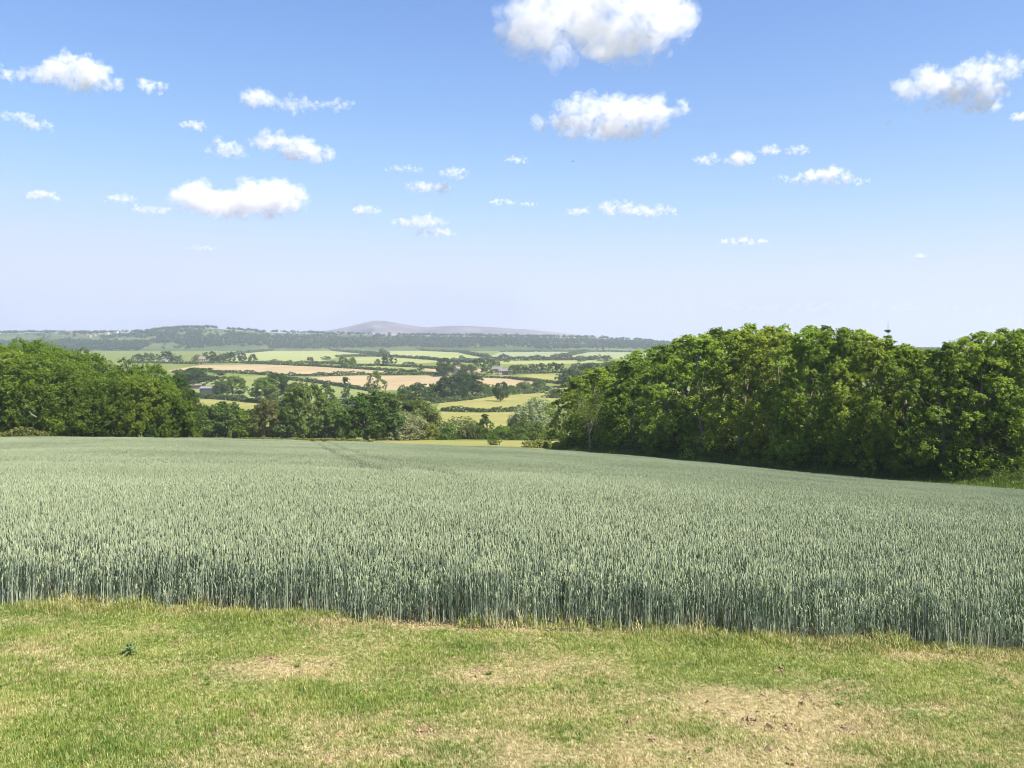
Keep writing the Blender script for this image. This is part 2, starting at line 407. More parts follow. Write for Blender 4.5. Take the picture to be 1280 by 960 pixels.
def tree_meshes(kind, seed, A, lobes, sprays, leaves, leaf, limbs=10, gap=.56):
    """unit tree: height 1, half width .5, shaped in a space A times as tall as wide so leaves keep their form. Returns (trunk, crown)"""
    rng = np.random.default_rng(seed)
    C, R = [], []
    if kind in ('oak', 'round', 'willow', 'bush'):
        lo = {'oak': .03, 'round': .04, 'willow': .0, 'bush': .0}[kind]
        for k in range(lobes):
            d = rand_dirs(1, rng)[0]; rr = rng.uniform(.45, 1) ** .5
            h = (d[2] * rr + 1) / 2
            if kind != 'bush': h = h ** .85
            az = math.atan2(d[1], d[0])
            prof = {'oak': .5 * math.sin(min(1, .16 + h * .80) * PI) ** .45, 'round': .5 * math.sin(min(1, .12 + h * .82) * PI) ** .6, 'willow': .5 * math.cos(h * PI / 2 * .92) ** .55, 'bush': .5 * math.cos(h * PI / 2 * .9) ** .5}[kind]
            wob = 1 + .16 * math.sin(3 * az + seed + 4 * h) + .10 * math.sin(5 * az - seed)
            r = rng.uniform(.10, .185)
            q = math.hypot(d[0], d[1]) + 1e-6
            rad = max(0, prof * wob - r * .6) * min(1, rng.uniform(.2, 1.15) ** .5)
            C.append(np.array([d[0] / q * rad, d[1] / q * rad, (lo + (1 - lo) * h) * A - r * .9 * h + r * .3 * (1 - h)])); R.append(r)
    elif kind == 'upright':
        lead = [(rng.uniform(0, 2 * PI), rng.uniform(.0, .26), rng.uniform(.80, 1.0)) for _ in range(6)]
        for k in range(lobes):
            h = rng.uniform(.02, 1) ** .92
            env = .5 * (.72 + .28 * sstep(0, .35, h)) * math.sqrt(max(.0, 1 - (max(0, h - .38) / .66) ** 2.2))
            a = rng.uniform(0, 2 * PI); rr = env * rng.uniform(.15, 1) ** .5 * (1 + .22 * math.sin(3 * a + seed + 5 * h))
            r = rng.uniform(.085, .15) * (1.1 - .35 * h)
            x, y = math.cos(a) * rr, math.sin(a) * rr
            if h > .62:                                # tops gather round the leaders
                la, lr, lh = lead[k % 6]; t = (h - .62) / .38
                x = x * (1 - .5 * t) + math.cos(la) * lr * .6 * t; y = y * (1 - .5 * t) + math.sin(la) * lr * .6 * t; h = min(h, lh)
            C.append(np.array([x, y, h * A * .97 - r * .4])); R.append(r)
    elif kind == 'narrow':
        for k in range(lobes):
            h = rng.uniform(.03, 1); a = rng.uniform(0, 2 * PI)
            rr = .42 * math.sin(min(1, .1 + h * .88) * PI) ** .6 * rng.uniform(.3, 1)
            C.append(np.array([math.cos(a) * rr, math.sin(a) * rr, h * .94 * A])); R.append(rng.uniform(.12, .2))
    elif kind == 'conical':
        for k in range(lobes):
            h = rng.uniform(.02, .97); a = rng.uniform(0, 2 * PI)
            rr = .40 * (1 - h) ** .7 * rng.uniform(.4, 1)
            C.append(np.array([math.cos(a) * rr, math.sin(a) * rr, h * .95 * A])); R.append(.09 + .10 * (1 - h))
    C = np.array(C); R = np.array(R)
    C[:, 2] = np.maximum(C[:, 2], R * .35)
    D = rand_dirs(len(C) * sprays, rng)
    out = np.repeat(C - np.array([0, 0, .45 * A]), sprays, 0); out /= (np.linalg.norm(out, axis=1, keepdims=True) + 1e-9)
    D = D + out * .55 + np.array([0, 0, .30]); D /= np.linalg.norm(D, axis=1, keepdims=True)
    rep = np.repeat(R, sprays)[:, None]
    S = np.repeat(C, sprays, 0) + D * rep * rng.uniform(.6, 1.1, (len(D), 1))
    L = np.repeat(S, leaves, 0); LD = np.repeat(D, leaves, 0)
    sr = np.repeat(rep * (gap * 2 / math.sqrt(sprays)) * rng.uniform(.7, 1.25, (len(D), 1)), leaves, 0)
    J = rand_dirs(len(L), rng) * rng.uniform(0, 1, (len(L), 1)) ** .5
    if kind == 'willow': J[:, 2] *= 1.7
    P = L + J * sr
    Nn = LD * .55 + J * .6 + rand_dirs(len(L), rng) * .7 + np.array([0, 0, .3])
    Nn /= np.linalg.norm(Nn, axis=1, keepdims=True)
    P[:, 2] = np.maximum(P[:, 2], .005)
    top = np.percentile(P[:, 2], 99.9)
    V, Q = leaf_quads(P, Nn, leaf, rng)
    V[:, 2] /= top
    crown = mesh_np('crown', V, Q)
    parts = []
    lean = rng.uniform(-.03, .03, 2)
    th = .78 if kind in ('upright', 'conical', 'narrow') else .5
    tr = .026 if kind not in ('bush',) else .016
    tt = np.linspace(0, 1, 8)
    path = np.array([[lean[0] * t * 4 + .012 * math.sin(t * 9 + seed), lean[1] * t * 4 + .012 * math.cos(t * 7 + seed), t * th * A - .05 * (t == 0)] for t in tt])
    parts.append(tube(path, np.linspace(tr * 1.25, tr * .3, 8), 7))
    order = rng.permutation(len(C))[:limbs]
    for k in order:
        t0 = min(.9, max(.18, C[k][2] / (th * A) * .55)); b = np.array([np.interp(t0, tt, path[:, j]) for j in range(3)])
        e = C[k]; up = -.05 if kind != 'upright' else -.12
        md = b * .5 + e * .5 + np.array([0, 0, up * .4]) + rng.normal(size=3) * .012
        k0 = .42 if kind == 'upright' else .5
        parts.append(tube([b, b * .7 + md * .3 + rng.normal(size=3) * .006, md, e * .6 + md * .4, e], np.array([1, .8, .62, .42, .15]) * tr * k0 * (.7 if kind == 'upright' else 1), 5))
    V, Q = join(parts); V[:, 2] /= top
    return mesh_np('trunk', V, Q, smooth=True), crown

def make_tree(name, variant, x, y, z, h, w, color, label, group, leafmat='leaf_near', bark='bark_dark', rz=None, cat='tree'):
    tm, cm = variant
    root = bpy.data.objects.new(name, None); COL.objects.link(root)
    root.location = (x, y, z); root.scale = (w, w, h); root.empty_display_size = .1
    root.rotation_euler = (0, 0, random.uniform(0, 2 * PI) if rz is None else rz)
    tag(root, label, cat, group)
    t = bpy.data.objects.new('trunk', tm); COL.objects.link(t); t.parent = root
    c = bpy.data.objects.new('crown', cm); COL.objects.link(c); c.parent = root
    for o, mt in ((t, M[bark]), (c, M[leafmat])):
        if len(o.data.materials) == 0: o.data.materials.append(mt)
        if o.data.materials[0] != mt:
            o.material_slots[0].link = 'OBJECT'; o.material_slots[0].material = mt
    k = random.uniform(.84, 1.16); q = random.uniform(.92, 1.08)
    c.color = (color[0] * k * q, color[1] * k, color[2] * k, 1)
    return root

VAR = {
    'upright': [tree_meshes('upright', 100 + i, 1.9, 120, 14, 18, .027, 26) for i in range(5)],
    'oakbig': [tree_meshes('oak', 200 + i, 1.25, 95, 20, 15, .024, 14) for i in range(4)],
    'under': [tree_meshes('bush', 250 + i, .75, 40, 14, 16, .042, 10) for i in range(4)],
    'oak': [tree_meshes('oak', 300 + i, 1.2, 60, 10, 16, .05, 8) for i in range(4)],
    'round': [tree_meshes('round', 400 + i, 1.1, 60, 10, 15, .052, 6) for i in range(4)],
    'willow': [tree_meshes('willow', 500 + i, .9, 70, 10, 15, .042, 8) for i in range(2)],
    'bush': [tree_meshes('bush', 600 + i, .75, 34, 10, 12, .05, 8) for i in range(3)],
    'narrow': [tree_meshes('narrow', 700 + i, 1.8, 30, 8, 10, .085, 8) for i in range(3)],
    'sparse': [tree_meshes('upright', 750 + i, 1.6, 80, 8, 9, .06, 16) for i in range(2)],
    'conical': [tree_meshes('conical', 800 + i, 1.2, 60, 8, 10, .05, 4) for i in range(2)],
    'faroak': [tree_meshes('oak', 900 + i, 1.0, 28, 6, 8, .095, 4) for i in range(3)],
    'farround': [tree_meshes('round', 950 + i, .95, 26, 6, 8, .1, 4) for i in range(3)],
}
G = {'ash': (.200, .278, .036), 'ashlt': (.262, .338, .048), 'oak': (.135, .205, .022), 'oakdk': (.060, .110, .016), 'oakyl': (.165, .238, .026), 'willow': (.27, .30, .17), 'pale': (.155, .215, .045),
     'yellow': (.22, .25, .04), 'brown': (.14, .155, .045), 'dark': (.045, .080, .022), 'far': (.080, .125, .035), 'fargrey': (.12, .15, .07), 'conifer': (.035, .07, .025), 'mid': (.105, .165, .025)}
ORD = ['first', 'second', 'third', 'fourth', 'fifth', 'sixth', 'seventh', 'eighth', 'ninth', 'tenth', 'eleventh', 'twelfth', 'thirteenth', 'fourteenth', 'fifteenth', 'sixteenth', 'seventeenth', 'eighteenth']
_vi = {}
def var(k):
    _vi[k] = _vi.get(k, -1) + 1; return VAR[k][_vi[k] % len(VAR[k])]

WF = {'conical': 1.3, 'upright': 1.12, 'oakbig': 1.15, 'oak': 1.2, 'round': 1.25, 'willow': 1.12, 'bush': 1.15}
def tree_px(px, d, top, hw, kind, col, name, label, group, dback=0, **kw):
    x = (px - 640) / F * d; z = float(terrain(x, d))
    h = (EYE - z) - (top - HOR) * d / F
    return make_tree(name, var(kind), x, d, z - .1, h, 2 * hw * d / F * WF.get(kind, 1.0), G[col], label, group, **kw)

# right-hand wood: a front row along the wheat and a row behind
RW = [(718, 158, 470, 28, 'ash'), (748, 153, 459, 38, 'ashlt'), (790, 147, 443, 40, 'ash'), (835, 137, 429, 42, 'ash'), (880, 131, 418, 44, 'ashlt'), (925, 124, 412, 46, 'ash'), (965, 118, 407, 46, 'ashlt'), (1010, 112, 411, 48, 'ash'),
      (1052, 107, 411, 46, 'ash'), (1095, 102, 420, 46, 'ashlt'), (1138, 98, 432, 46, 'ash'), (1182, 94, 427, 48, 'ash'), (1228, 93, 416, 52, 'ashlt'), (1275, 91, 411, 54, 'ash'), (1325, 94, 408, 56, 'ash'), (1385, 92, 405, 58, 'ashlt')]
for i, (px, d, top, hw, c) in enumerate(RW):
    tree_px(px, d, top, hw, 'upright', c, 'ash_tree', f'bright green tree in the right wood, {ORD[i]} of its front row from the valley end', 'front trees of the right wood', bark='bark_pale')
RB2 = [(741, 170, 461, 32), (768, 172, 451, 40), (812, 163, 436, 44), (858, 152, 419, 46), (905, 144, 410, 50), (942, 136, 404, 48), (990, 130, 406, 50), (1035, 124, 407, 50), (1075, 119, 412, 48), (1122, 114, 430, 44), (1165, 111, 438, 46), (1205, 106, 422, 50), (1250, 102, 411, 54), (1300, 98, 407, 58), (1360, 95, 404, 60)]
for i, (px, d, top, hw) in enumerate(RB2):
    tree_px(px, d, top, hw, 'upright', ('ash', 'oak', 'ashlt')[i % 3], 'ash_tree', f'back-row tree of the right wood, {ORD[i]} from its valley end', 'back trees of the right wood', bark='bark_pale')
# left-hand oak wood
LW = [(-70, 155, 424, 50, 'oak'), (-10, 155, 432, 46, 'oakyl'), (45, 155, 437, 44, 'oakyl'), (92, 155, 450, 40, 'oak'), (135, 154, 462, 36, 'oak'), (172, 156, 467, 30, 'oakyl'), (205, 158, 476, 28, 'oak'), (232, 162, 487, 22, 'oakdk')]
for i, (px, d, top, hw, c) in enumerate(LW):
    tree_px(px, d, top, hw, 'oakbig', c, 'oak_tree', f'leafy oak at the field edge of the left wood, {ORD[i]} from the left', 'front oaks of the left wood')
LB = [(-40, 172, 424, 52, 'oakyl'), (18, 174, 428, 46, 'oak'), (62, 176, 425, 46, 'oakyl'), (108, 180, 438, 42, 'oak'), (148, 182, 449, 36, 'oakdk'), (185, 186, 454, 32, 'oak'), (212, 190, 466, 26, 'oakdk'), (40, 205, 424, 46, 'oak'), (95, 212, 437, 40, 'oakdk')]
for i, (px, d, top, hw, c) in enumerate(LB):
    tree_px(px, d, top, hw, 'oakbig', c, 'oak_tree', f'oak rising behind the front oaks of the left wood, {ORD[i]} of the back trees', 'back oaks of the left wood')

US = [(p, d + 3.6, t, h * .92) for (p, d, t, h) in [(724, 155, 540, 20), (757, 148, 541, 22), (783, 145, 535, 22), (812, 140, 540, 24), (843, 135, 538, 24), (872, 129, 545, 22), (905, 125, 540, 26), (938, 120, 545, 24), (970, 115, 543, 26), (1003, 111, 548, 26), (1035, 107, 545, 28), (1070, 103, 550, 28), (1105, 100, 547, 28), (1140, 96, 552, 28), (1178, 92, 549, 32), (1212, 90, 555, 28)]]
ORD += ['nineteenth']
for i, (px, d, top, hw) in enumerate(US):
    tree_px(px, d, top, hw, 'under', ('mid', 'ashlt', 'ash')[i % 3], 'hazel_bush', f'leafy bush at the foot of the right wood, {ORD[i]} from the valley end', 'bushes under the right wood', cat='shrub')
UL = [(-45, 153, 512, 26), (5, 153.5, 515, 22), (38, 153.5, 518, 18), (74, 153, 517, 18), (108, 153, 522, 16), (128, 153, 527, 11), (160, 154, 521, 13), (190, 155, 522, 13), (218, 158, 520, 14), (240, 160, 524, 12)]
for i, (px, d, top, hw) in enumerate(UL):
    tree_px(px, d, top, hw, 'under', ('oak', 'oakdk', 'mid')[i % 3], 'hazel_bush', f'leafy bush at the foot of the left oak wood, {ORD[i]} from the left', 'bushes under the left wood', cat='shrub')
# trees of the valley: (column, base row, top row, half width, kind, colour, name, label)
VT = [
    (254, 548.5, 506, 20, 'round', 'mid', 'bushy_tree', 'bushy tree at the end of the left oak wood'),
    (283, 548, 502, 21, 'round', 'mid', 'bushy_tree', 'round bushy tree second from the left oak wood, by the meadow'),
    (309, 548, 511, 18, 'round', 'oak', 'bushy_tree', 'low bushy tree behind the pale sapling'),
    (334, 548, 499, 19, 'round', 'brown', 'bushy_tree', 'brownish green bushy tree in the stream-side belt'),
    (357, 548, 508, 18, 'round', 'mid', 'bushy_tree', 'mid green tree between the brownish tree and the tall pale tree'),
    (383, 547.5, 480, 23, 'round', 'pale', 'bushy_tree', 'tall pale green tree in the stream-side belt'),
    (412, 547.5, 500, 18, 'round', 'pale', 'bushy_tree', 'pale green tree right of the tall pale tree'),
    (434, 548, 516, 14, 'bush', 'mid', 'shrub', 'low green shrub left of the dark meadow oak'),
    (459, 552.5, 490, 29, 'oak', 'oakdk', 'oak_tree', 'large dark oak standing in the meadow strip'),
    (470, 550.5, 520, 18, 'oak', 'oak', 'oak_tree', 'low rounded oak crown at the right foot of the dark meadow oak'),
    (487, 546, 490, 25, 'oak', 'mid', 'oak_tree', 'broad green oak just behind the dark meadow oak'),
    (521, 545, 496, 26, 'willow', 'pale', 'willow_tree', 'pale green willow behind the yellowish bush'),
    (507, 550, 515, 29, 'willow', 'willow', 'willow_tree', 'broad low pale willow with a dark shadow under it'),
    (536, 550, 527, 13, 'bush', 'yellow', 'bush', 'yellowish bush at the right end of the low willow'),
    (560, 549.5, 531, 14, 'bush', 'mid', 'shrub', 'dark green shrub right of the yellowish bush'),
    (584, 549, 529, 14, 'bush', 'brown', 'shrub', 'brownish green shrub left of the conifer shaped shrub'),
    (607, 549, 517, 14, 'conical', 'mid', 'conical_shrub', 'cone shaped shrub with pale blossom at its tip'),
    (628, 549, 531, 14, 'bush', 'oak', 'shrub', 'green shrub right of the cone shaped shrub'),
    (648, 549.5, 533, 15, 'bush', 'mid', 'shrub', 'low green shrub in front of the grey willow, left side'),
    (668, 550, 535, 15, 'bush', 'pale', 'shrub', 'light green shrub below the middle of the grey willow'),
    (690, 551, 533, 16, 'bush', 'pale', 'shrub', 'light green shrub beside the end of the right wood'),
    (674, 545, 496, 31, 'willow', 'willow', 'willow_tree', 'silvery grey willow left of the right wood'),
    (650, 545, 512, 16, 'willow', 'willow', 'willow_tree', 'smaller silvery willow on the left flank of the grey one'),
    (617, 556.5, 541, 8, 'sparse', 'oak', 'sapling', 'dark sapling on the meadow strip below the cone shaped shrub'),
    (672, 555, 527, 10, 'sparse', 'pale', 'sapling', 'light green sapling in front of the light shrubs'),
    (287, 550, 536, 3.5, 'narrow', 'pale', 'sapling', 'tiny pale sapling at the hedge by the wheat'),
    # middle distance
    (248, 484, 459.5, 21, 'oak', 'oakdk', 'oak_tree', 'broad dark oak just above the barn'),
    (228, 480, 464, 12, 'oak', 'oakdk', 'oak_tree', 'dark oak between the left wood and the barn'),
    (291, 495, 469.5, 15, 'oak', 'mid', 'oak_tree', 'oak right of the dark barn'),
    (276, 495, 477, 9, 'round', 'oakdk', 'bushy_tree', 'small dark tree against the right end of the barn'),
    (331, 503, 471, 15, 'oak', 'oak', 'oak_tree', 'left one of two big oaks in the green field'),
    (347, 500, 466, 14, 'oak', 'oakdk', 'oak_tree', 'right one of two big oaks in the green field'),
    (372, 510, 477, 12, 'round', 'pale', 'bushy_tree', 'pale tree between the field oaks and the narrow tree'),
    (407, 512, 479, 13, 'sparse', 'mid', 'open_tree', 'thin open tree with pale limbs right of the tall pale tree'),
    (432, 497, 471, 7, 'narrow', 'oakdk', 'narrow_tree', 'narrow dark tree standing in the hedge of the green field'),
    (470, 497, 463, 12, 'sparse', 'pale', 'open_tree', 'tall sparse tree against the large tan field'),
    (525, 500, 478, 21, 'bush', 'oakdk', 'bush', 'wide dark bush under the large tan field'),
    (505, 501, 481, 12, 'bush', 'mid', 'bush', 'smaller green bush left of the wide dark bush'),
    (545, 499, 478, 10, 'bush', 'pale', 'bush', 'pale bush left of the dark tree clump'),
    (555, 470, 447.5, 9.5, 'oak', 'oakdk', 'oak_tree', 'round dark tree standing above the tan field'),
    (567, 500, 468.5, 19, 'oak', 'dark', 'oak_tree', 'largest dark oak of the clump in the valley centre'),
    (590, 495, 468, 13, 'oak', 'dark', 'oak_tree', 'dark oak on the right of the valley clump'),
    (584, 477, 455, 11, 'round', 'far', 'bushy_tree', 'grey green tree above the dark clump'),
    (579, 486, 466, 10, 'oak', 'oakdk', 'oak_tree', 'dark tree between the clump oaks'),
    (608, 495, 479, 12, 'bush', 'mid', 'bush', 'green bush between the dark clump and the lone oak'),
    (626, 501.5, 477, 9, 'oak', 'oakdk', 'oak_tree', 'lone oak in the meadow casting a shadow'),
    (655, 489, 476, 12, 'bush', 'pale', 'bush', 'pale scrub bush right of the lone oak'),
    (674, 488, 475.5, 11, 'bush', 'mid', 'bush', 'green scrub bush below the end of the tan field'),
    (640, 491, 481, 9, 'bush', 'mid', 'bush', 'low scrub bush beside the lone oak'),
    (712, 484, 460.5, 13, 'round', 'oakdk', 'bushy_tree', 'round dark tree at the corner of the olive field'),
    (726, 486, 471, 9, 'round', 'far', 'bushy_tree', 'small tree behind the round dark tree'),
    (700, 497, 485, 16, 'bush', 'mid', 'bush', 'wide bush over the grey willow'),
    (739, 472, 453, 12, 'round', 'far', 'bushy_tree', 'spreading tree with a visible trunk above the right wood'),
    (762, 468, 452, 12, 'round', 'far', 'bushy_tree', 'grey green tree right of the spreading tree'),
    (785, 467, 451, 12, 'round', 'fargrey', 'bushy_tree', 'dull green tree just over the slope of the right wood'),
]
for (px, by, top, hw, kind, c, nm, lab) in VT:
    x, y, z = ground_at(px, by, 160)
    tree_px(px, y, top, hw, kind, c, nm, lab, {'shrub': 'stream-side shrubs', 'sapling': 'meadow saplings', 'bush': 'valley bushes'}.get(nm, 'trees of the valley'), cat={'shrub': 'shrub', 'bush': 'shrub', 'conical_shrub': 'shrub'}.get(nm, 'tree'))
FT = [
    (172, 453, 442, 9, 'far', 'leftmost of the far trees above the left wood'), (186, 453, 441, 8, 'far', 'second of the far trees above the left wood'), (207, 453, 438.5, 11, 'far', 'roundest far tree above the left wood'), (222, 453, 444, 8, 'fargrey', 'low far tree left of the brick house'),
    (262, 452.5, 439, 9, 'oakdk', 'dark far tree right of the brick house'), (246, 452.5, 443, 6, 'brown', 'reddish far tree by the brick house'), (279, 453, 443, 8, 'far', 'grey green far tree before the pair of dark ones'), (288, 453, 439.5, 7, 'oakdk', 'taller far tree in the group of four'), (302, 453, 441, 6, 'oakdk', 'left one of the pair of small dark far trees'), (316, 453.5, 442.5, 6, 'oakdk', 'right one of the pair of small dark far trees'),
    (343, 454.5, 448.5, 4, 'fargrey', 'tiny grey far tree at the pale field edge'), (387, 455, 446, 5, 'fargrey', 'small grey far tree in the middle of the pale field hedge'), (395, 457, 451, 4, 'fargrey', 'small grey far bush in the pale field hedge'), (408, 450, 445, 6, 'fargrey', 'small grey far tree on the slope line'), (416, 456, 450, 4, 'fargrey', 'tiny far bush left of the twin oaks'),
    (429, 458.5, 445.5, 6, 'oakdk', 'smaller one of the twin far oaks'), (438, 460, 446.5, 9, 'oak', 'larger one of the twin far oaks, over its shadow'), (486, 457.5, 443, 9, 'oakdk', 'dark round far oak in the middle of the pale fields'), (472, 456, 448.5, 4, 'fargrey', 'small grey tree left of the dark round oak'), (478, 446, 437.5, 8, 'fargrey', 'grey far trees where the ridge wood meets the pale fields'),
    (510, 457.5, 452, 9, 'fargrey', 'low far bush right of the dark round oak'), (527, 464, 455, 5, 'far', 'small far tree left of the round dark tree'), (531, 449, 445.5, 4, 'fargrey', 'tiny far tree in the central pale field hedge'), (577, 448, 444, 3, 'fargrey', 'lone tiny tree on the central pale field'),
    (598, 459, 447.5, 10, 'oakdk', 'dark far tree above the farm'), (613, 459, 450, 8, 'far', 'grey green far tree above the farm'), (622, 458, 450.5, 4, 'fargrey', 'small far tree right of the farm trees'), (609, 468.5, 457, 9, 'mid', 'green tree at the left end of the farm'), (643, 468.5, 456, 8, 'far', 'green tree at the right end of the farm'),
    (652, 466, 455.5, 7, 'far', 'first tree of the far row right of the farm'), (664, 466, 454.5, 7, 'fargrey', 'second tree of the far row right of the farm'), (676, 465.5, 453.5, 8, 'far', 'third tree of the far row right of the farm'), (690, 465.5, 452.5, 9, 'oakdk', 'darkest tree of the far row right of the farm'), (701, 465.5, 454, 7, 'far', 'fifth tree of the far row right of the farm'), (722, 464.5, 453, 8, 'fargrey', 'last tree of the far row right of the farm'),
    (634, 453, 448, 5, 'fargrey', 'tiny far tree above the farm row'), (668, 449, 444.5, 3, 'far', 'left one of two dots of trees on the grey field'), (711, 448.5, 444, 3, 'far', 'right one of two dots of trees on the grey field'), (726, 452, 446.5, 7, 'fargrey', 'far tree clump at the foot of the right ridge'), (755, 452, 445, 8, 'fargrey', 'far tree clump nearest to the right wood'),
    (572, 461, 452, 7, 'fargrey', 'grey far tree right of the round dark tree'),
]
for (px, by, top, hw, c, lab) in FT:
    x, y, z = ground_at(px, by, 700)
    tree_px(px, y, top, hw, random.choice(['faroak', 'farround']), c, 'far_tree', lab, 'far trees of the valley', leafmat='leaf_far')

# spruce whose bare tip stands over the right wood
def spruce():
    rng = np.random.default_rng(5)
    px, d, top = 1110, 112, 402.5
    x = (px - 640) / F * d; z = float(terrain(x, d)); h = EYE - z - (top - HOR) * d / F
    root = bpy.data.objects.new('spruce_tree', None); COL.objects.link(root); root.location = (x, d, z)
    tag(root, 'dark spruce with a bare pointed tip rising above the right wood', 'tree')
    P, Nn, tw = [], [], [tube([(0, 0, 0), (.05, 0, h * .5), (0, 0, h)], [.22, .13, .02], 7)]
    hh = h - .9
    for k in range(26):
        hh -= (.25 if k == 0 else rng.uniform(.55, .8)); L = .38 + .34 * k
        if hh < 3: break
        for a in rng.uniform(0, 2 * PI, 7 if k > 2 else 5):
            dr = np.array([math.cos(a), math.sin(a), .15 if k < 6 else -.1]); LL = L * rng.uniform(.55, 1.2)
            b = np.array([0, 0, hh]); tw.append(tube([b, b + dr * LL], [.03, .012], 4))
            n = int(16 + LL * 34); t = rng.uniform(.05, 1, n)[:, None]
            P.append(b + dr * LL * t + rng.normal(size=(n, 3)) * .07 + np.array([0, 0, -.04])); Nn.append(rand_dirs(n, rng) + np.array([0, 0, .6]))
    P = np.concatenate(P); Nn = np.concatenate(Nn); Nn /= np.linalg.norm(Nn, axis=1, keepdims=True)
    V, Q = leaf_quads(P, Nn, .21, rng, .4)
    c = link('crown', mesh_np('crown', V, Q), M['needle'], root); c.color = (*G['conifer'], 1)
    V, Q = join(tw); link('trunk', mesh_np('trunk', V, Q), M['bark_dark'], root)
spruce()

# pale dead-topped tree in front of the valley end of the right wood, and a broken bough in the oak wood
def dead_tree(px, d, top, label):
    rng = np.random.default_rng(3); x = (px - 640) / F * d; z = float(terrain(x, d)); h = EYE - z - (top - HOR) * d / F
    root = bpy.data.objects.new('pale_trunk_tree', None); COL.objects.link(root); root.location = (x, d, z); tag(root, label, 'tree')
    parts = [tube([(0, 0, -.1), (.05, 0, h * .2), (-.1, 0, h * .42)], [.15, .13, .11], 8)]; tips = []
    for k in range(11):
        a = k * 2.4; s = rng.uniform(.22, .42); b = np.array([-.07, 0, h * rng.uniform(.3, .42)])
        e = np.array([math.cos(a) * s * h * .55, math.sin(a) * s * h * .4, h * rng.uniform(.62, 1.0)])
        m1 = b * .55 + e * .45 + np.array([0, 0, .1 * h]) * rng.uniform(-.4, .3)
        parts.append(tube([b, m1, e], [.075, .045, .012], 5)); tips.append(e)
        for q in range(3):
            e2 = m1 * .4 + e * .6 + rng.normal(size=3) * .09 * h * .6
            parts.append(tube([m1 * .7 + e * .3, e2], [.03, .008], 4)); tips.append(e2)
    V, Q = join(parts); link('trunk', mesh_np('trunk', V, Q, smooth=True), M['bark_pale'], root)
    P = np.concatenate([t + rng.normal(size=(60, 3)) * .5 for t in tips]); Nn = rand_dirs(len(P), rng)
    V, Q = leaf_quads(P, Nn, .24, rng); c = link('crown', mesh_np('crown', V, Q), M['leaf_near'], root); c.color = (*G['pale'], 1)
dead_tree(737, 146, 492, 'thin pale trunked tree with bare limbs at the valley end of the right wood')
x, y, z = (40 - 640) / F * 147, 147, EYE - 147 * (518 - HOR) / F
V, Q = join([tube([(x - .5, y, z + .6), (x - .1, y - .1, z + .1), (x + .5, y + .5, z - .5)], [.03, .06, .08], 6), tube([(x - .1, y, z + .1), (x + .05, y - .3, z + .5)], [.03, .01], 5)])
tag(link('broken_bough', mesh_np('broken_bough', V, Q, smooth=True), M['bark_dead']), 'pale broken bough showing among the dark oaks of the left wood', 'branch')

# ---------------------------------------------------------------- hedges
def hedge(pts, h, w, color, label, world=False, leafpx=1.5, rough=.25):
    rng = np.random.default_rng(abs(hash(label)) % 1000 if False else len(label) * 31 + int(pts[0][0]))
    P = [(p[0], p[1]) if world else ground_at(p[0], p[1], 158)[:2] for p in pts]
    P = np.array(P); seg = np.linalg.norm(np.diff(P, axis=0), axis=1); cum = np.concatenate([[0], np.cumsum(seg)]); L = cum[-1]
    d = P[:, 1].mean(); leaf = max(.12, leafpx * d / 880)
    n = int((2 * h + w) * L / (leaf * leaf) * 1.9)
    t = rng.uniform(0, L, n); cx = np.interp(t, cum, P[:, 0]); cy = np.interp(t, cum, P[:, 1])
    dx = np.interp(t, cum, np.gradient(P[:, 0], cum)); dy = np.interp(t, cum, np.gradient(P[:, 1], cum)); ln = np.hypot(dx, dy) + 1e-9
    nx, ny = -dy / ln, dx / ln
    bump = 1 + rough * 2 * (fbm(t / (h * 2.2), t * 0 + pts[0][0], 7, 3) - .5) * 2
    a = rng.uniform(0, PI, n); rr = rng.uniform(.75, 1.05, n)
    off = np.sign(np.cos(a)) * np.abs(np.cos(a)) ** .6 * w / 2 * rr * bump; hz = np.abs(np.sin(a)) ** .6 * h * rr * bump
    hz = np.where(rng.uniform(size=n) < .35, hz * rng.uniform(0, 1, n), hz)
    x = cx + nx * off; y = cy + ny * off; z = terrain(x, y) + hz
    Nn = np.stack([nx * np.cos(a), ny * np.cos(a), np.sin(a) + .2], -1) + rand_dirs(n, rng) * .8; Nn /= np.linalg.norm(Nn, axis=1, keepdims=True)
    o = np.array([cx.mean(), cy.mean(), terrain(cx.mean(), cy.mean())])
    V, Q = leaf_quads(np.stack([x, y, z], -1) - o, Nn, leaf * 1.25, rng, .8)
    ob = link('hedge', mesh_np('hedge', V, Q), M['leaf_far'] if d > 300 else M['leaf_near']); ob.location = o; ob.color = (*color, 1)
    return tag(ob, label, 'hedge', 'hedges of the valley')
HG = (.075, .11, .035); HD = (.068, .105, .032); HY = (.17, .19, .045)
hedge([(-104, 146.4), (-88, 147.0), (-77.2, 147.6)], 2.0, 1.8, HY, 'clipped yellow green hedge before the left wood', True)
hedge([(205, 549.5), (250, 550.2), (330, 551.2), (400, 552.5), (462, 555)], .85, 1.5, HY, 'long low hedge along the far edge of the wheat')
hedge([(655, 559.5), (680, 560), (712, 561)], 1.3, 2.4, HY, 'short clipped hedge running up to the right wood')
hedge([(225, 454.5), (300, 454), (370, 457), (440, 461), (520, 465.5)], 2.6, 4, HG, 'long hedge along the top of the first tan field')
hedge([(215, 466), (262, 465.5), (300, 467), (345, 469.5)], 3.0, 4, HD, 'dark hedge under the left end of the first tan field')
hedge([(355, 470.5), (400, 470), (450, 469), (500, 469), (562, 468)], 3.2, 4, HG, 'bushy hedge between the two tan fields', rough=.4)
hedge([(350, 473.5), (390, 478), (425, 483), (468, 489.5)], 3.2, 4, HD, 'dark diagonal hedge below the large tan field')
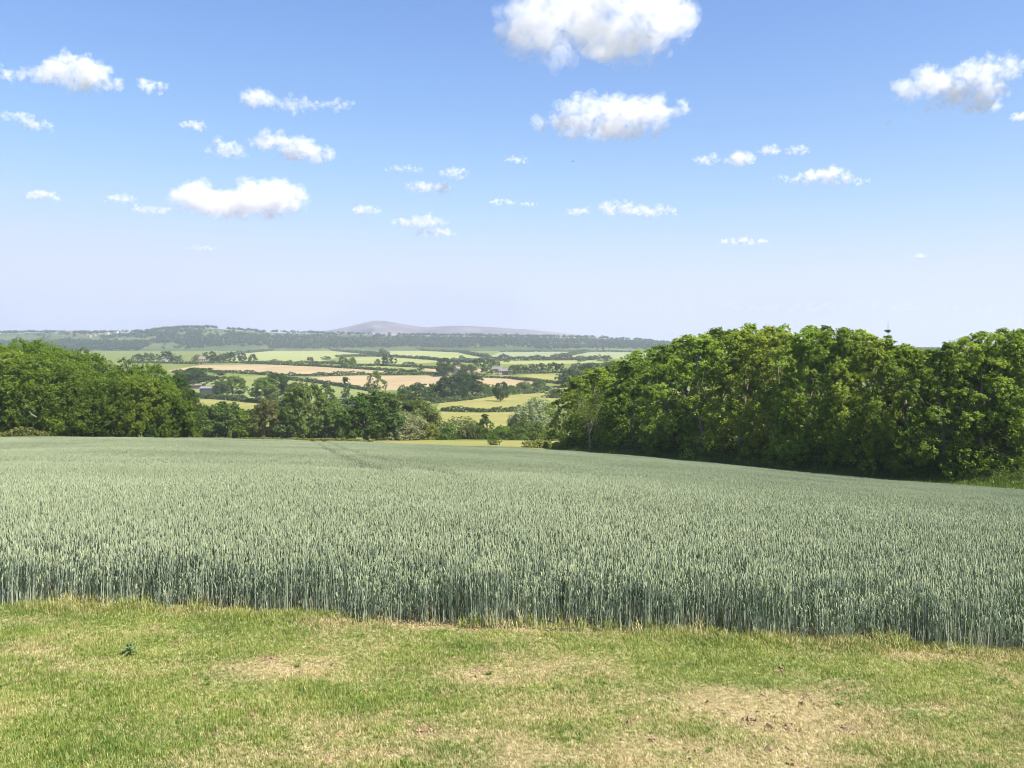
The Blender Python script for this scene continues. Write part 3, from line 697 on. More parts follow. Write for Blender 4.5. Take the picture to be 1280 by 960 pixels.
hedge([(240, 497), (285, 500), (325, 504), (375, 511)], 3.4, 4, HG, 'hedge in front of the barn and the two big oaks')
hedge([(395, 506), (430, 505), (462, 508)], 3.0, 3, HD, 'upper one of two short hedges left of the meadow oak')
hedge([(405, 513), (440, 513), (462, 514)], 2.8, 3, HG, 'lower one of two short hedges left of the meadow oak')
hedge([(540, 504.5), (585, 500), (618, 494.5), (680, 491)], 3.0, 3.4, HG, 'hedge along the top of the lone oak meadow', rough=.4)
hedge([(552, 514), (600, 515.5), (632, 515), (652, 513.5)], 2.6, 3, HD, 'straight dark hedge below the lone oak meadow')
hedge([(595, 471.5), (640, 473.5), (690, 478)], 2.0, 3, HD, 'thin dark hedge above the right tan field')
hedge([(640, 474), (690, 479), (720, 483), (735, 487)], 2.5, 3, HG, 'hedge running down to the round dark tree')
hedge([(600, 489), (640, 489), (690, 488.5)], 3.0, 5, (.11, .14, .05), 'pale scrubby hedge under the right tan field', rough=.5)
hedge([(420, 446.5), (450, 445.5), (480, 446)], 4, 6, (.08, .11, .06), 'faint dark hedge across the pale far fields')
hedge([(490, 446.5), (520, 448.5), (560, 452), (600, 454)], 4, 6, (.08, .11, .06), 'faint hedge below the central pale field')
hedge([(440, 458), (480, 457.5), (530, 460), (560, 462.5)], 2.4, 4, HD, 'thin hedge by the twin far oaks')
hedge([(320, 453.5), (400, 454.5), (440, 456)], 3, 5, (.11, .14, .06), 'thin pale hedge under the wide pale field')
hedge([(160, 454), (215, 454.5), (250, 455.5)], 2.6, 4, HG, 'hedge over the left wood, left of the first tan field')
hedge([(640, 467), (680, 467), (725, 465.8)], 2.4, 4, HD, 'hedge above the olive field')

for k, (pts, lab) in enumerate([
    ([(268, 452), (300, 442), (345, 438)], 'far hedge up the left side of the wide pale field'), ([(345, 438), (410, 438), (478, 444.2)], 'far hedge between the wide pale field and the ridge wood'),
    ([(476, 437.6), (481, 444)], 'short far hedge between the two pale fields'), ([(520, 437.5), (575, 440.7), (610, 447.2)], 'far hedge along the wooded edge of the central pale field'),
    ([(612, 447.4), (700, 448.8), (765, 449.2)], 'far hedge along the bottom of the grey field'), ([(625, 440.3), (700, 439.6), (800, 440.4)], 'far hedge along the top of the grey field'),
    ([(560, 452.3), (640, 450.8), (745, 450.3)], 'far hedge over the farm tree row'), ([(690, 448.3), (720, 443), (735, 440)], 'far hedge climbing the grey field')]):
    hedge(pts, 4.5, 7, (.07, .10, .05), lab, rough=.5)
hedge([(236, 547), (300, 546.5), (380, 546), (448, 546.5)], 5.0, 6, (.085, .12, .03), 'tall scrubby hedge under the stream-side tree belt', rough=.45)
hedge([(548, 548), (600, 547.5), (650, 547.5), (705, 548.5)], 4.2, 6, (.10, .14, .035), 'scrubby hedge behind the green stream-side shrubs', rough=.5)
# ---------------------------------------------------------------- buildings of the valley
def flat_mat(name, col, rough=.8, var_=.25, sc=.8):
    m, nt, out = mat_new(name); ge = N(nt, 'ShaderNodeNewGeometry')
    p = N(nt, 'ShaderNodeBsdfPrincipled'); p.inputs['Roughness'].default_value = rough
    c0 = tuple(c * (1 - var_) for c in col); c1 = tuple(min(.9, c * (1 + var_)) for c in col)
    nt.links.new(ramp(nt, noise(nt, sc, 5, .7, ge.outputs['Position']), [(.3, c0), (.7, c1)]), p.inputs['Base Color'])
    nt.links.new(p.outputs[0], out.inputs['Surface']); return m
M['brick'] = flat_mat('red brick', (.36, .19, .13)); M['white'] = flat_mat('white render', (.52, .49, .44), var_=.1); M['slate'] = flat_mat('grey slate roof', (.15, .14, .13))
M['tin'] = flat_mat('pale sheet roof', (.2, .19, .19), .6, .2); M['tile'] = flat_mat('clay tile roof', (.24, .155, .125)); M['shed'] = flat_mat('dark boarded wall', (.04, .05, .045)); M['pane'] = flat_mat('window glass', (.03, .035, .04), .15); M['stone'] = flat_mat('pinkish stone wall', (.34, .27, .22))

def boxmesh(name, boxes):
    V, Fq = [], []
    for (x0, y0, z0, x1, y1, z1) in boxes:
        o = len(V); V += [(x0, y0, z0), (x1, y0, z0), (x1, y1, z0), (x0, y1, z0), (x0, y0, z1), (x1, y0, z1), (x1, y1, z1), (x0, y1, z1)]
        Fq += [(o, o + 3, o + 2, o + 1), (o + 4, o + 5, o + 6, o + 7), (o, o + 1, o + 5, o + 4), (o + 1, o + 2, o + 6, o + 5), (o + 2, o + 3, o + 7, o + 6), (o + 3, o, o + 4, o + 7)]
    return mesh_np(name, V, Fq)

def building(name, px, by, wpx, wall_h, roof_h, depth, wallm, roofm, label, cat, rz=0, chimney=False, wins=2, dmin=300, pos=None, group=None):
    x, y, z = pos if pos else ground_at(px, by, dmin)
    w = wpx * y / F if wpx < 60 and not pos else wpx
    root = bpy.data.objects.new(name, None); COL.objects.link(root); root.location = (x, y, z); root.rotation_euler = (0, 0, rz); tag(root, label, cat, group)
    a, b = w / 2, depth / 2
    V = [(-a, -b, -1), (a, -b, -1), (a, b, -1), (-a, b, -1), (-a, -b, wall_h), (a, -b, wall_h), (a, b, wall_h), (-a, b, wall_h), (-a, 0, wall_h + roof_h), (a, 0, wall_h + roof_h)]
    me = bpy.data.meshes.new('wall'); me.from_pydata(V, [], [(0, 1, 5, 4), (2, 3, 7, 6), (1, 2, 6, 9, 5), (3, 0, 4, 8, 7)]); me.update()
    link('wall', me, M[wallm], root)
    e = .4; t = .25; k = roof_h / b
    top = [(-a - e, -b - e, wall_h - e * k), (a + e, -b - e, wall_h - e * k), (a + e, 0, wall_h + roof_h), (-a - e, 0, wall_h + roof_h), (a + e, b + e, wall_h - e * k), (-a - e, b + e, wall_h - e * k)]
    V = [(p[0], p[1], p[2] + .03) for p in top] + [(p[0], p[1], p[2] + t) for p in top]
    me = bpy.data.meshes.new('roof'); me.from_pydata(V, [], [(0, 3, 2, 1), (3, 5, 4, 2), (6, 7, 8, 9), (9, 8, 10, 11), (0, 1, 7, 6), (4, 5, 11, 10), (1, 2, 8, 7), (2, 4, 10, 8), (0, 6, 9, 3), (3, 9, 11, 5)]); me.update()
    rf = link('roof', me, M[roofm], root)
    if chimney: link('chimney', boxmesh('chimney', [(a * .5 - .5, -.4, wall_h + roof_h * .5, a * .5 + .5, .4, wall_h + roof_h + 1.3)]), M['brick'], rf)
    for i in range(wins):
        cx = -a + w * (i + .5) / wins
        link('window', boxmesh('window', [(cx - .55, -b - .06, wall_h * .45, cx + .55, -b + .05, wall_h * .8)]), M['pane'], root)
    if name in ('barn',):
        link('door', boxmesh('door', [(-a * .5, -b - .08, -.9, a * .5, -b - .01, wall_h * .85)]), M['shed'], root)
    else:
        link('door', boxmesh('door', [(-.5, -b - .08, -.9, .5, -b - .01, 1.9)]), M['shed'], root)
    return root
building('barn', 262, 493.5, 19, 5.0, 1.2, 14, 'shed', 'tin', 'dark open barn with a pale roof beside the left wood', 'barn', .12, wins=0)
building('farm_house', 245, 485.5, 14, 2.6, 1.1, 7, 'shed', 'tile', 'low reddish roofed shed behind the dark barn', 'shed', .1, wins=3)
building('farm_house', 253, 452.8, 8, 4.6, 3, 8, 'brick', 'slate', 'red brick house with a grey roof among the far trees', 'house', .3, True, 3, 700)
building('farm_house', 206, 453.5, 5, 3.2, 2, 7, 'stone', 'slate', 'tiny white house over the left wood', 'house', -.1, False, 2, 700)
building('farm_house', 573, 469.5, 10, 5, 3.5, 9, 'white', 'tile', 'white gabled house beside the round dark tree', 'house', .9, True, 2, 700)
building('barn', 631, 468, 15, 3.4, 2.2, 9, 'stone', 'slate', 'long pinkish farm building with a grey roof', 'barn', .05, wins=4, dmin=700)
building('barn', 622, 465.5, 13, 3.4, 2.2, 9, 'brick', 'slate', 'low farm building behind the pinkish one', 'barn', -.05, wins=3, dmin=700)
VH = [(88, 3180), (97, 3230), (108, 3200), (118, 3080), (126, 3230), (134, 3150), (112, 3010), (146, 3260)]
for i, (px, d) in enumerate(VH):
    x = (px - 640) / F * d
    building('village_house', 0, 0, 11, 6, 3.6, 9, 'white' if i % 3 else 'stone', 'slate' if i % 2 else 'tile', 'tiny pale house of the far hillside village, ' + ORD[i] + ' of eight', 'house', random.uniform(-.5, .5), i % 2 == 0, 2, pos=(x, d, float(hills_z(x, d)) + 1), group='houses of the hillside village')

# ---------------------------------------------------------------- far wood on the ridge: one mass
def ridge_wood():
    rng = np.random.default_rng(8); n = 30000
    u = rng.uniform(-.75, .75, n); d = rng.uniform(2480, 3480, n); x = u * d; px = 640 + F * u; z = hills_z(x, d)
    py = HOR + F * (EYE - z) / d
    top = ridge_row(px); t = (py - top) / np.maximum(438 - top, 3)
    dens = np.where(px > 225, sstep(.92, .78, t + (fbm(x / 160, d / 160, 4, 3) - .5) * .35), .0)
    dens = np.where(px <= 235, np.maximum(sstep(.46, .60, t + (fbm(x / 150, d / 150, 23, 3) - .5) * .3), .55 * sstep(.50, .56, fbm(x / 120, d / 90, 14, 3))), dens)
    dens = np.where((px > 235) & (t < .22), .30 * (fbm(x / 90, d / 90, 19, 3) > .5), dens)
    for poly in ([(168, 441), (188, 431), (214, 428.5), (236, 436), (226, 441)], [(-200, 427), (-200, 421), (30, 421), (75, 423), (70, 427), (20, 429)], [(96, 424), (110, 419), (130, 421), (122, 427)], [(248, 421), (255, 416), (275, 415), (287, 419), (280, 422)], [(310, 419.5), (330, 416.5), (360, 418), (358, 421)], [(400, 421), (450, 419.5), (470, 422), (430, 423.5)], [(735, 441), (750, 437.5), (800, 436), (812, 441)], [(610, 447), (625, 440), (690, 439), (735, 440), (735, 447)], [(470, 447), (476, 437), (520, 436.5), (560, 438), (600, 444), (600, 447)]):
        dens = np.where(pip(px, py, poly), .02, dens)
    dens = np.maximum(dens, np.where((d > 3360) & (d < 3440), .16, 0))
    dens = dens * (.45 + .55 * sstep(.38, .5, fbm(x / 240, d / 180, 41, 3)))
    k = rng.uniform(size=n) < dens
    x, d, z = x[k], d[k], z[k]; n = len(x)
    h = rng.uniform(8, 14, n); P, Nn = [], []
    per = 16
    D = rand_dirs(n * per, rng); D[:, 2] = np.abs(D[:, 2]) * 1.1 - .15
    C = np.repeat(np.stack([x, d, z + h * .45], -1), per, 0); H = np.repeat(h, per)[:, None]
    P = C + D * H * np.array([.5, .5, .52]); Nn = D + rand_dirs(len(D), rng) * .5; Nn /= np.linalg.norm(Nn, axis=1, keepdims=True)
    V, Q = leaf_quads(P, Nn, 5.0, rng, .85)
    o = link('woodland', mesh_np('woodland', V, Q), M['leaf_far']); o.color = (.036, .070, .040, 1)
    tag(o, 'far blue green woodland covering the long ridge', 'woodland', kind='stuff')
ridge_wood()

# ---------------------------------------------------------------- instanced growth (wheat, grass)
def scatter(name, pts, rot, scl, idx, objs, extra=None):
    col = bpy.data.collections.new(name + ' pieces')
    for o in objs: col.objects.link(o)
    me = bpy.data.meshes.new(name); me.vertices.add(len(pts)); me.vertices.foreach_set('co', np.asarray(pts, np.float32).ravel())
    for nm, tp, key, arr in (('rot', 'FLOAT_VECTOR', 'vector', rot), ('scl', 'FLOAT_VECTOR', 'vector', scl), ('idx', 'INT', 'value', idx)):
        a = me.attributes.new(nm, tp, 'POINT'); a.data.foreach_set(key, np.asarray(arr, np.int32 if tp == 'INT' else np.float32).ravel())
    for nm, arr in (extra or {}).items():
        a = me.attributes.new(nm, 'FLOAT', 'POINT'); a.data.foreach_set('value', np.asarray(arr, np.float32))
    ob = link(name, me)
    ng = bpy.data.node_groups.new(name, 'GeometryNodeTree')
    ng.interface.new_socket('Geometry', in_out='INPUT', socket_type='NodeSocketGeometry'); ng.interface.new_socket('Geometry', in_out='OUTPUT', socket_type='NodeSocketGeometry')
    gi = ng.nodes.new('NodeGroupInput'); go = ng.nodes.new('NodeGroupOutput'); ip = ng.nodes.new('GeometryNodeInstanceOnPoints'); ci = ng.nodes.new('GeometryNodeCollectionInfo')
    ci.inputs['Collection'].default_value = col; ci.inputs['Separate Children'].default_value = True; ci.inputs['Reset Children'].default_value = True
    ip.inputs['Pick Instance'].default_value = True
    def na(nm, tp):
        n = ng.nodes.new('GeometryNodeInputNamedAttribute'); n.data_type = tp; n.inputs['Name'].default_value = nm; return n.outputs['Attribute']
    L = ng.links.new
    L(gi.outputs[0], ip.inputs['Points']); L(ci.outputs[0], ip.inputs['Instance']); L(na('idx', 'INT'), ip.inputs['Instance Index'])
    L(na('rot', 'FLOAT_VECTOR'), ip.inputs['Rotation']); L(na('scl', 'FLOAT_VECTOR'), ip.inputs['Scale']); L(ip.outputs[0], go.inputs[0])
    md = ob.modifiers.new('scatter', 'NODES'); md.node_group = ng
    return ob

def ribbon(path, widths, side):
    n = len(path); V = []
    for p, w in zip(path, widths): V += [p - side * w / 2, p + side * w / 2]
    return np.array(V), np.array([(2 * i, 2 * i + 1, 2 * i + 3, 2 * i + 2) for i in range(n - 1)])

def plant_mat(name, lo, hi, transl=.3, gloss=.05, nsc=.35, fsc=9.0, spec=None):
    m, nt, out = mat_new(name); ge = N(nt, 'ShaderNodeNewGeometry')
    a = noise(nt, nsc, 3, .6, ge.outputs['Position']); b = noise(nt, fsc, 2, .5, ge.outputs['Position'])
    v = math_n(nt, 'ADD', math_n(nt, 'MULTIPLY', a, .5), math_n(nt, 'MULTIPLY', b, .5))
    leaf_shader(nt, out, ramp(nt, v, [(.35, lo), (.65, hi)]), transl, gloss, .4, (1.1, 1.15, .7)); return m
M['ear'] = plant_mat('wheat ears', (.255, .30, .17), (.48, .525, .325), .22, .02, .06)
M['blade'] = plant_mat('wheat leaves', (.055, .092, .055), (.16, .215, .14), .3, .02, .06)
M['stalk'] = plant_mat('wheat stalks', (.24, .29, .21), (.42, .46, .35), .2, .03)

def wheat_clump(seed, size, n, z0, leaves, H=.665):
    rng = np.random.default_rng(seed); parts = {0: [], 1: [], 2: []}
    for k in range(n):
        x, y = rng.uniform(-size / 2, size / 2, 2); h = H * (rng.normal(1.0, .06) if rng.uniform() < .5 else rng.uniform(.45, .98))
        lean = rng.normal(size=2) * .028
        base = np.array([x, y, -.03 if z0 == 0 else z0]); top = np.array([x + lean[0], y + lean[1], h - .09])
        a = rng.uniform(0, PI); sd = np.array([math.cos(a), math.sin(a), 0])
        parts[2].append(ribbon([base, top], [.0065, .0045], sd))
        ed = np.array([lean[0] * .25 + rng.normal() * .010, lean[1] * .25 + rng.normal() * .009, .088]) * rng.uniform(.85, 1.15)
        e1 = top + ed; q = np.array([-sd[1], sd[0], 0]); w = .0074
        mid = top + ed * .35; mid2 = top + ed * .75
        V = [top] + [mid + sd * w, mid + q * w, mid - sd * w, mid - q * w] + [mid2 + sd * w * .8, mid2 + q * w * .8, mid2 - sd * w * .8, mid2 - q * w * .8] + [e1]
        Fq = []
        for j in range(4):
            j2 = (j + 1) % 4
            Fq += [(0, 1 + j2, 1 + j, 1 + j), (1 + j, 1 + j2, 5 + j2, 5 + j), (5 + j, 5 + j2, 9, 9)]
        parts[0].append((np.array(V), np.array(Fq)))
        for l in range(leaves):
            t = rng.uniform(.3, .7) if l else rng.uniform(.6, .8)
            if base[2] + (top[2] - base[2]) * t < z0: continue
            b = base + (top - base) * t; a = rng.uniform(0, 2 * PI); o = np.array([math.cos(a), math.sin(a), 0]); L = rng.uniform(.10, .19)
            up = rng.uniform(1.1, 1.8); droop = rng.uniform(-.3, .5); o = o * .5
            p = [b, b + o * L * .35 + np.array([0, 0, L * .45 * up]), b + o * L * .75 + np.array([0, 0, L * (.6 * up - .15 * droop)]), b + o * L + np.array([0, 0, L * (.55 * up - .5 * droop)])]
            parts[1].append(ribbon(p, [.004, .007, .005, .001], np.array([-o[1], o[0], 0.]) / .5))
    V, Fq, mi, o = [], [], [], 0
    for k in (0, 1, 2):
        for v, f in parts[k]:
            V.append(v); Fq.append(f + o); mi.append(np.full(len(f), k)); o += len(v)
    Fq = np.concatenate(Fq); mi = np.concatenate(mi); tri = (Fq[:, 2] == Fq[:, 3])
    tri2 = tri & False
    T = Fq[tri]; T = np.where((T[:, 2:3] == T[:, 1:2]), T, T)[:, :3]
    ok = (T[:, 0] != T[:, 1]) & (T[:, 1] != T[:, 2]) & (T[:, 0] != T[:, 2])
    me = mesh_np('wheat clump', np.concatenate(V), T[ok], Fq[~tri], mats=[mi[tri][ok], mi[~tri]])
    for nm in ('ear', 'blade', 'stalk'): me.materials.append(M[nm])
    return bpy.data.objects.new('wheat clump', me)

def tram(x, y):
    """wheel marks of the sprayer: pairs of narrow gaps in the far part of the crop"""
    dirx, diry = -.253, .967
    s = (x * diry - y * dirx) - 5.2 + .6 * np.sin(y / 30)      # signed distance from the visible pair
    m = np.zeros(x.shape, bool)
    for off in (-72, -48, -24, 0, 24):
        for w in (-.95, .95):
            m |= (np.abs(s - off - w) < .5)
    return m & (y > 27)

def wheat():
    rng = np.random.default_rng(21)
    near = [wheat_clump(30 + i, .40, 56, 0, 2) for i in range(10)]
    mid = [wheat_clump(60 + i, .7, 150, .34, 1) for i in range(6)]
    P, SC, IX = [], [], []
    def add(cell, y0, y1, wid, first, cnt):
        xs = np.arange(-wid, wid, cell); ys = np.arange(y0, y1, cell); X, Y = np.meshgrid(xs, ys)
        X = (X + rng.uniform(-.3, .3, X.shape) * cell).ravel(); Y = (Y + rng.uniform(-.3, .3, Y.shape) * cell).ravel()
        ed = .12 * (fbm(X * 1.5, Y * 1.5, 40, 3) - .5)
        k = in_wheat(X, Y - ed - .12) & (np.abs(X) < .66 * Y + 9) & ~tram(X, Y)
        # ragged thin front edge
        e = Y - front_y(X); k &= (e > .3) | (rng.uniform(size=len(X)) < .6 + e * 1.3)
        X, Y = X[k], Y[k]
        P.append(np.stack([X, Y, terrain(X, Y)], -1))
        sb = X * .967 + Y * .253
        hs = 1 + .22 * (fbm(X / 6, Y / 9, 50, 3) - .5) + .05 * np.sin(sb * 2 * PI / 12 + 3 * fbm(X / 30, Y / 30, 52, 2)) * sstep(35, 60, Y) + .05 * (fbm(X / 1.2, Y / 1.2, 55, 2) - .5) + rng.normal(size=len(X)) * .03 - rng.uniform(0, .62, len(X)) * np.exp(-np.maximum(e[k], 0) / 1.1)
        SC.append(np.stack([np.ones_like(hs), np.ones_like(hs), hs], -1)); IX.append(first + rng.integers(0, cnt, len(X)))
    add(.28, 6, 34, 40, 0, 10)
    add(.62, 34, 152, 115, 10, 6)
    P = np.concatenate(P); SC = np.concatenate(SC); IX = np.concatenate(IX)
    rot = np.zeros_like(P); rot[:, 2] = rng.uniform(0, 2 * PI, len(P)); rot[:, :2] = rng.normal(size=(len(P), 2)) * .03
    for i, o in enumerate(near + mid): o.name = f'wheat clump {i:02d}'
    ob = scatter('wheat_crop', P, rot, SC, IX, near + mid)
    tag(ob, 'dense blue green unripe wheat filling the sloping field', 'wheat', kind='stuff')
    print('wheat clumps', len(P))
wheat()

# lawn grass
def grass_mat():
    m, nt, out = mat_new('grass blades'); ge = N(nt, 'ShaderNodeNewGeometry')
    at = N(nt, 'ShaderNodeAttribute', attribute_name='dry', attribute_type='INSTANCER')
    n = noise(nt, 25, 2, .6, ge.outputs['Position']); n2 = noise(nt, 1.1, 3, .6, ge.outputs['Position'])
    v = math_n(nt, 'ADD', math_n(nt, 'MULTIPLY', n, .6), math_n(nt, 'MULTIPLY', n2, .4))
    gr = ramp(nt, v, [(.34, (.088, .172, .022)), (.5, (.23, .288, .052)), (.66, (.465, .462, .145))])
    dr = ramp(nt, n, [(.3, (.30, .225, .10)), (.5, (.50, .40, .20)), (.7, (.70, .59, .35))])
    f = math_n(nt, 'ADD', at.outputs['Fac'], math_n(nt, 'MULTIPLY', math_n(nt, 'SUBTRACT', n, .53), 2.2))
    fr = N(nt, 'ShaderNodeClamp'); nt.links.new(f, fr.inputs[0])
    leaf_shader(nt, out, mix(nt, gr, dr, fr.outputs[0]), .3, .04, .45, (1.1, 1.15, .7)); return m
M['grass'] = grass_mat()
def grass_clump(seed, n, r, h, flat=.75, wid=.0052, mat='grass'):
    rng = np.random.default_rng(seed); parts = []
    for k in range(n):
        p = np.array([*rng.normal(size=2) * r * .55, -.004]); a = rng.uniform(0, 2 * PI); o = np.array([math.cos(a), math.sin(a), 0.]); L = h * rng.uniform(.5, 1.3); f = rng.uniform(.1, 1) * flat
        path = [p, p + o * L * .3 * f + np.array([0, 0, L * .5]), p + o * L * .9 * f + np.array([0, 0, L * (1 - .45 * f)])]
        parts.append(ribbon(path, [wid, wid * .8, wid * .15], np.array([-o[1], o[0], 0.])))
    V, Q = join(parts); me = mesh_np('grass clump', V, Q); me.materials.append(M[mat]); return bpy.data.objects.new('grass clump', me)

def lawn_grass():
    rng = np.random.default_rng(33)
    n = 118000
    y = 2.4 + (12.2 - 2.4) * rng.uniform(size=n); x = rng.uniform(-1, 1, n) * (.62 * y + 5.6)
    k = y < front_y(x) + .35 * rng.uniform(size=n); x, y = x[k], y[k]
    d, s = dry_soil(x, y)
    k = rng.uniform(size=len(x)) > s * 1.3 + d * .25; x, y, d = x[k], y[k], d[k]
    tall = sstep(.5, .0, np.abs(front_y(x) - y)) * np.clip(sstep(.6, 2.4, x) + .8 * sstep(-.9, -2.2, x) + .5 * (fbm(x * 1.1, y * .5, 91, 3) - .45), 0, 1.1)
    h = (1.0 - .62 * d) * (.30 + .8 * fbm(x * 1.3, y * 1.3, 61, 3) + 1.5 * np.maximum(0, fbm(x * 4.5, y * 4.5, 63, 2) - .45)) * rng.uniform(.8, 1.25, len(x)) * (1 + 1.7 * tall)
    idx = rng.integers(0, 6, len(x))
    rot = np.zeros((len(x), 3)); rot[:, 2] = rng.uniform(0, 2 * PI, len(x))
    m = 2000; ex = rng.uniform(-11, 12, m); ey = front_y(ex) + rng.normal(.10, .13, m); k = rng.uniform(size=m) < (.12 + .88 * sstep(.46, .62, fbm(ex * 1.4, ey, 93, 3))) * (1 - .75 * sstep(-2.2, -1.0, ex) * sstep(3.2, 2.0, ex)); ex, ey = ex[k], ey[k]
    x = np.concatenate([x, ex]); y = np.concatenate([y, ey]); d = np.concatenate([d, rng.uniform(0, .75, len(ex))]); h = np.concatenate([h, rng.uniform(.5, 1.25, len(ex))]); tall = np.concatenate([tall, np.zeros(len(ex))])
    idx = np.concatenate([idx, rng.integers(6, 9, len(ex))]); rot = np.zeros((len(x), 3)); rot[:, 2] = rng.uniform(0, 2 * PI, len(x))
    objs = [grass_clump(70 + i, 34, .075, .042, .85, .0042) for i in range(6)] + [grass_clump(80 + i, 13, .09, .17, 1.1, .006) for i in range(3)]
    for i, o in enumerate(objs): o.name = f'grass clump {i:02d}'
    sc = np.stack([1 + .3 * tall, 1 + .3 * tall, h], -1)
    dd = np.clip(d + (fbm(x * 5, y * 5, 65, 2) - .5) * .7 + .35 * tall * (rng.uniform(size=len(x)) < .6), 0, 1)
    ob = scatter('lawn_grass', np.stack([x, y, terrain(x, y)], -1), rot, sc, idx, objs, {'dry': dd})
    tag(ob, 'short worn lawn grass, green on the left and straw coloured on the right', 'grass', kind='stuff')
    # crumbs of dry soil and clippings lying in the worn spots
    n = 150000; y = rng.uniform(3, 10.5, n); x = rng.uniform(-1, 1, n) * (.62 * y + 4)
    k = y < front_y(x) + .2; x, y = x[k], y[k]; d, s = dry_soil(x, y); k = rng.uniform(size=len(x)) < s * .7 + .012 + .03 * sstep(.5, .9, d); x, y = x[k], y[k]
    objs = []
    for i in range(4):
        bm = bmesh.new(); bmesh.ops.create_icosphere(bm, subdivisions=2, radius=.012)
        for v in bm.verts: v.co *= random.uniform(.6, 1.35)
        me = bpy.data.meshes.new('soil crumb'); bm.to_mesh(me); bm.free(); me.materials.append(M['crumb']); objs.append(bpy.data.objects.new(f'soil crumb {i:02d}', me))
    sc = (rng.uniform(.4, 1.5, (len(x), 1)) + 1.1 * (rng.uniform(size=(len(x), 1)) < .05)) * np.array([1.2, 1, .55]); rot = rng.uniform(0, 6.28, (len(x), 3))
    ob = scatter('soil_crumbs', np.stack([x, y, terrain(x, y) + .001], -1), rot, sc, rng.integers(0, 4, len(x)), objs)
    tag(ob, 'brown crumbs of dry soil in the bare spots of the lawn', 'soil', kind='stuff')
M['crumb'] = flat_mat('dry soil crumbs', (.23, .165, .085), .95, .5, 30)
lawn_grass()

# rough grass and brambles along the foot of the right wood and the meadow edge
def margin_grass():
    rng = np.random.default_rng(44)
    M['rough'] = plant_mat('rough grass', (.09, .15, .025), (.22, .28, .05), .35, .03, .2, 3)
    M['bramble'] = foliage_mat('bramble leaves', .6)
    objs = [grass_clump(90 + i, 46, .55, .55, .8, .045, 'rough') for i in range(4)]
    for i, o in enumerate(objs): o.name = f'rough grass {i:02d}'
    n = 9000; y = rng.uniform(50, 156, n); off = rng.uniform(.2, 6.5, n) ; x = right_x(y) + off
    P = np.stack([x, y, terrain(x, y)], -1); k = np.abs(x) < .8 * y; P = P[k]
    n2 = 2600; x = rng.uniform(-110, 12, n2); y = far_y(x) + rng.uniform(.3, 5, n2); P = np.concatenate([P, np.stack([x, y, terrain(x, y)], -1)])
    m = len(P); rot = np.zeros((m, 3)); rot[:, 2] = rng.uniform(0, 6.28, m); h = rng.uniform(.6, 1.5, m) * np.where(P[:, 0] < 6, .35, 1.0); sc = np.stack([np.ones(m), np.ones(m), h], -1)
    tag(scatter('rough_grass', P, rot, sc, rng.integers(0, 4, m), objs), 'rough grass margin between the wheat and the woods', 'grass', kind='stuff')
    # bramble and nettle mass under the right wood
    n = 420; y = rng.uniform(70, 158, n); x = right_x(y) + rng.uniform(4.5, 9.5, n); h = rng.uniform(.8, 2.6, n) * (.5 + fbm(x / 5, y / 5, 71, 2))
    C = np.stack([x, y, terrain(x, y)], -1); per = 130
    D = rand_dirs(n * per, rng); D[:, 2] = np.abs(D[:, 2]); C2 = np.repeat(C, per, 0); H = np.repeat(h, per)[:, None]
    Pp = C2 + D * H * np.array([.8, .8, 1.0]) * rng.uniform(.6, 1.05, (len(D), 1)); Nn = D + rand_dirs(len(D), rng) * .8; Nn /= np.linalg.norm(Nn, axis=1, keepdims=True)
    V, Q = leaf_quads(Pp, Nn, .2, rng); o = link('undergrowth', mesh_np('undergrowth', V, Q), M['bramble']); o.color = (.11, .15, .035, 1)
    tag(o, 'bramble undergrowth along the dark foot of the right wood', 'undergrowth', kind='stuff')
margin_grass()

# a thistle and a few white clover heads in the lawn
def thistle(px, py, h, label):
    rng = np.random.default_rng(2); x, y, z = ground_at(px, py); parts = []
    parts.append(tube([(0, 0, -.01), (.01, 0, h * .5), (0, .01, h)], [.006, .005, .003], 5)); lv = []
    for k in range(16):
        a = k * 2.4; t = (k + 1) / 17; o = np.array([math.cos(a), math.sin(a), 0.]); L = .11 * (1.15 - t); b = np.array([0, 0, h * t])
        lv.append(ribbon([b, b + o * L * .5 + np.array([0, 0, L * .35]), b + o * L + np.array([0, 0, L * .25])], [.012, .026, .003], np.array([-o[1], o[0], 0.])))
    root = bpy.data.objects.new('thistle', None); COL.objects.link(root); root.location = (x, y, z); tag(root, label, 'plant')
    V, Q = join(parts); link('stem', mesh_np('stem', V, Q), M['thistle'], root); V, Q = join(lv); link('leaves', mesh_np('leaves', V, Q), M['thistle'], root)
M['thistle'] = plant_mat('thistle', (.08, .14, .05), (.16, .23, .09), .25, .05, 3, 20)
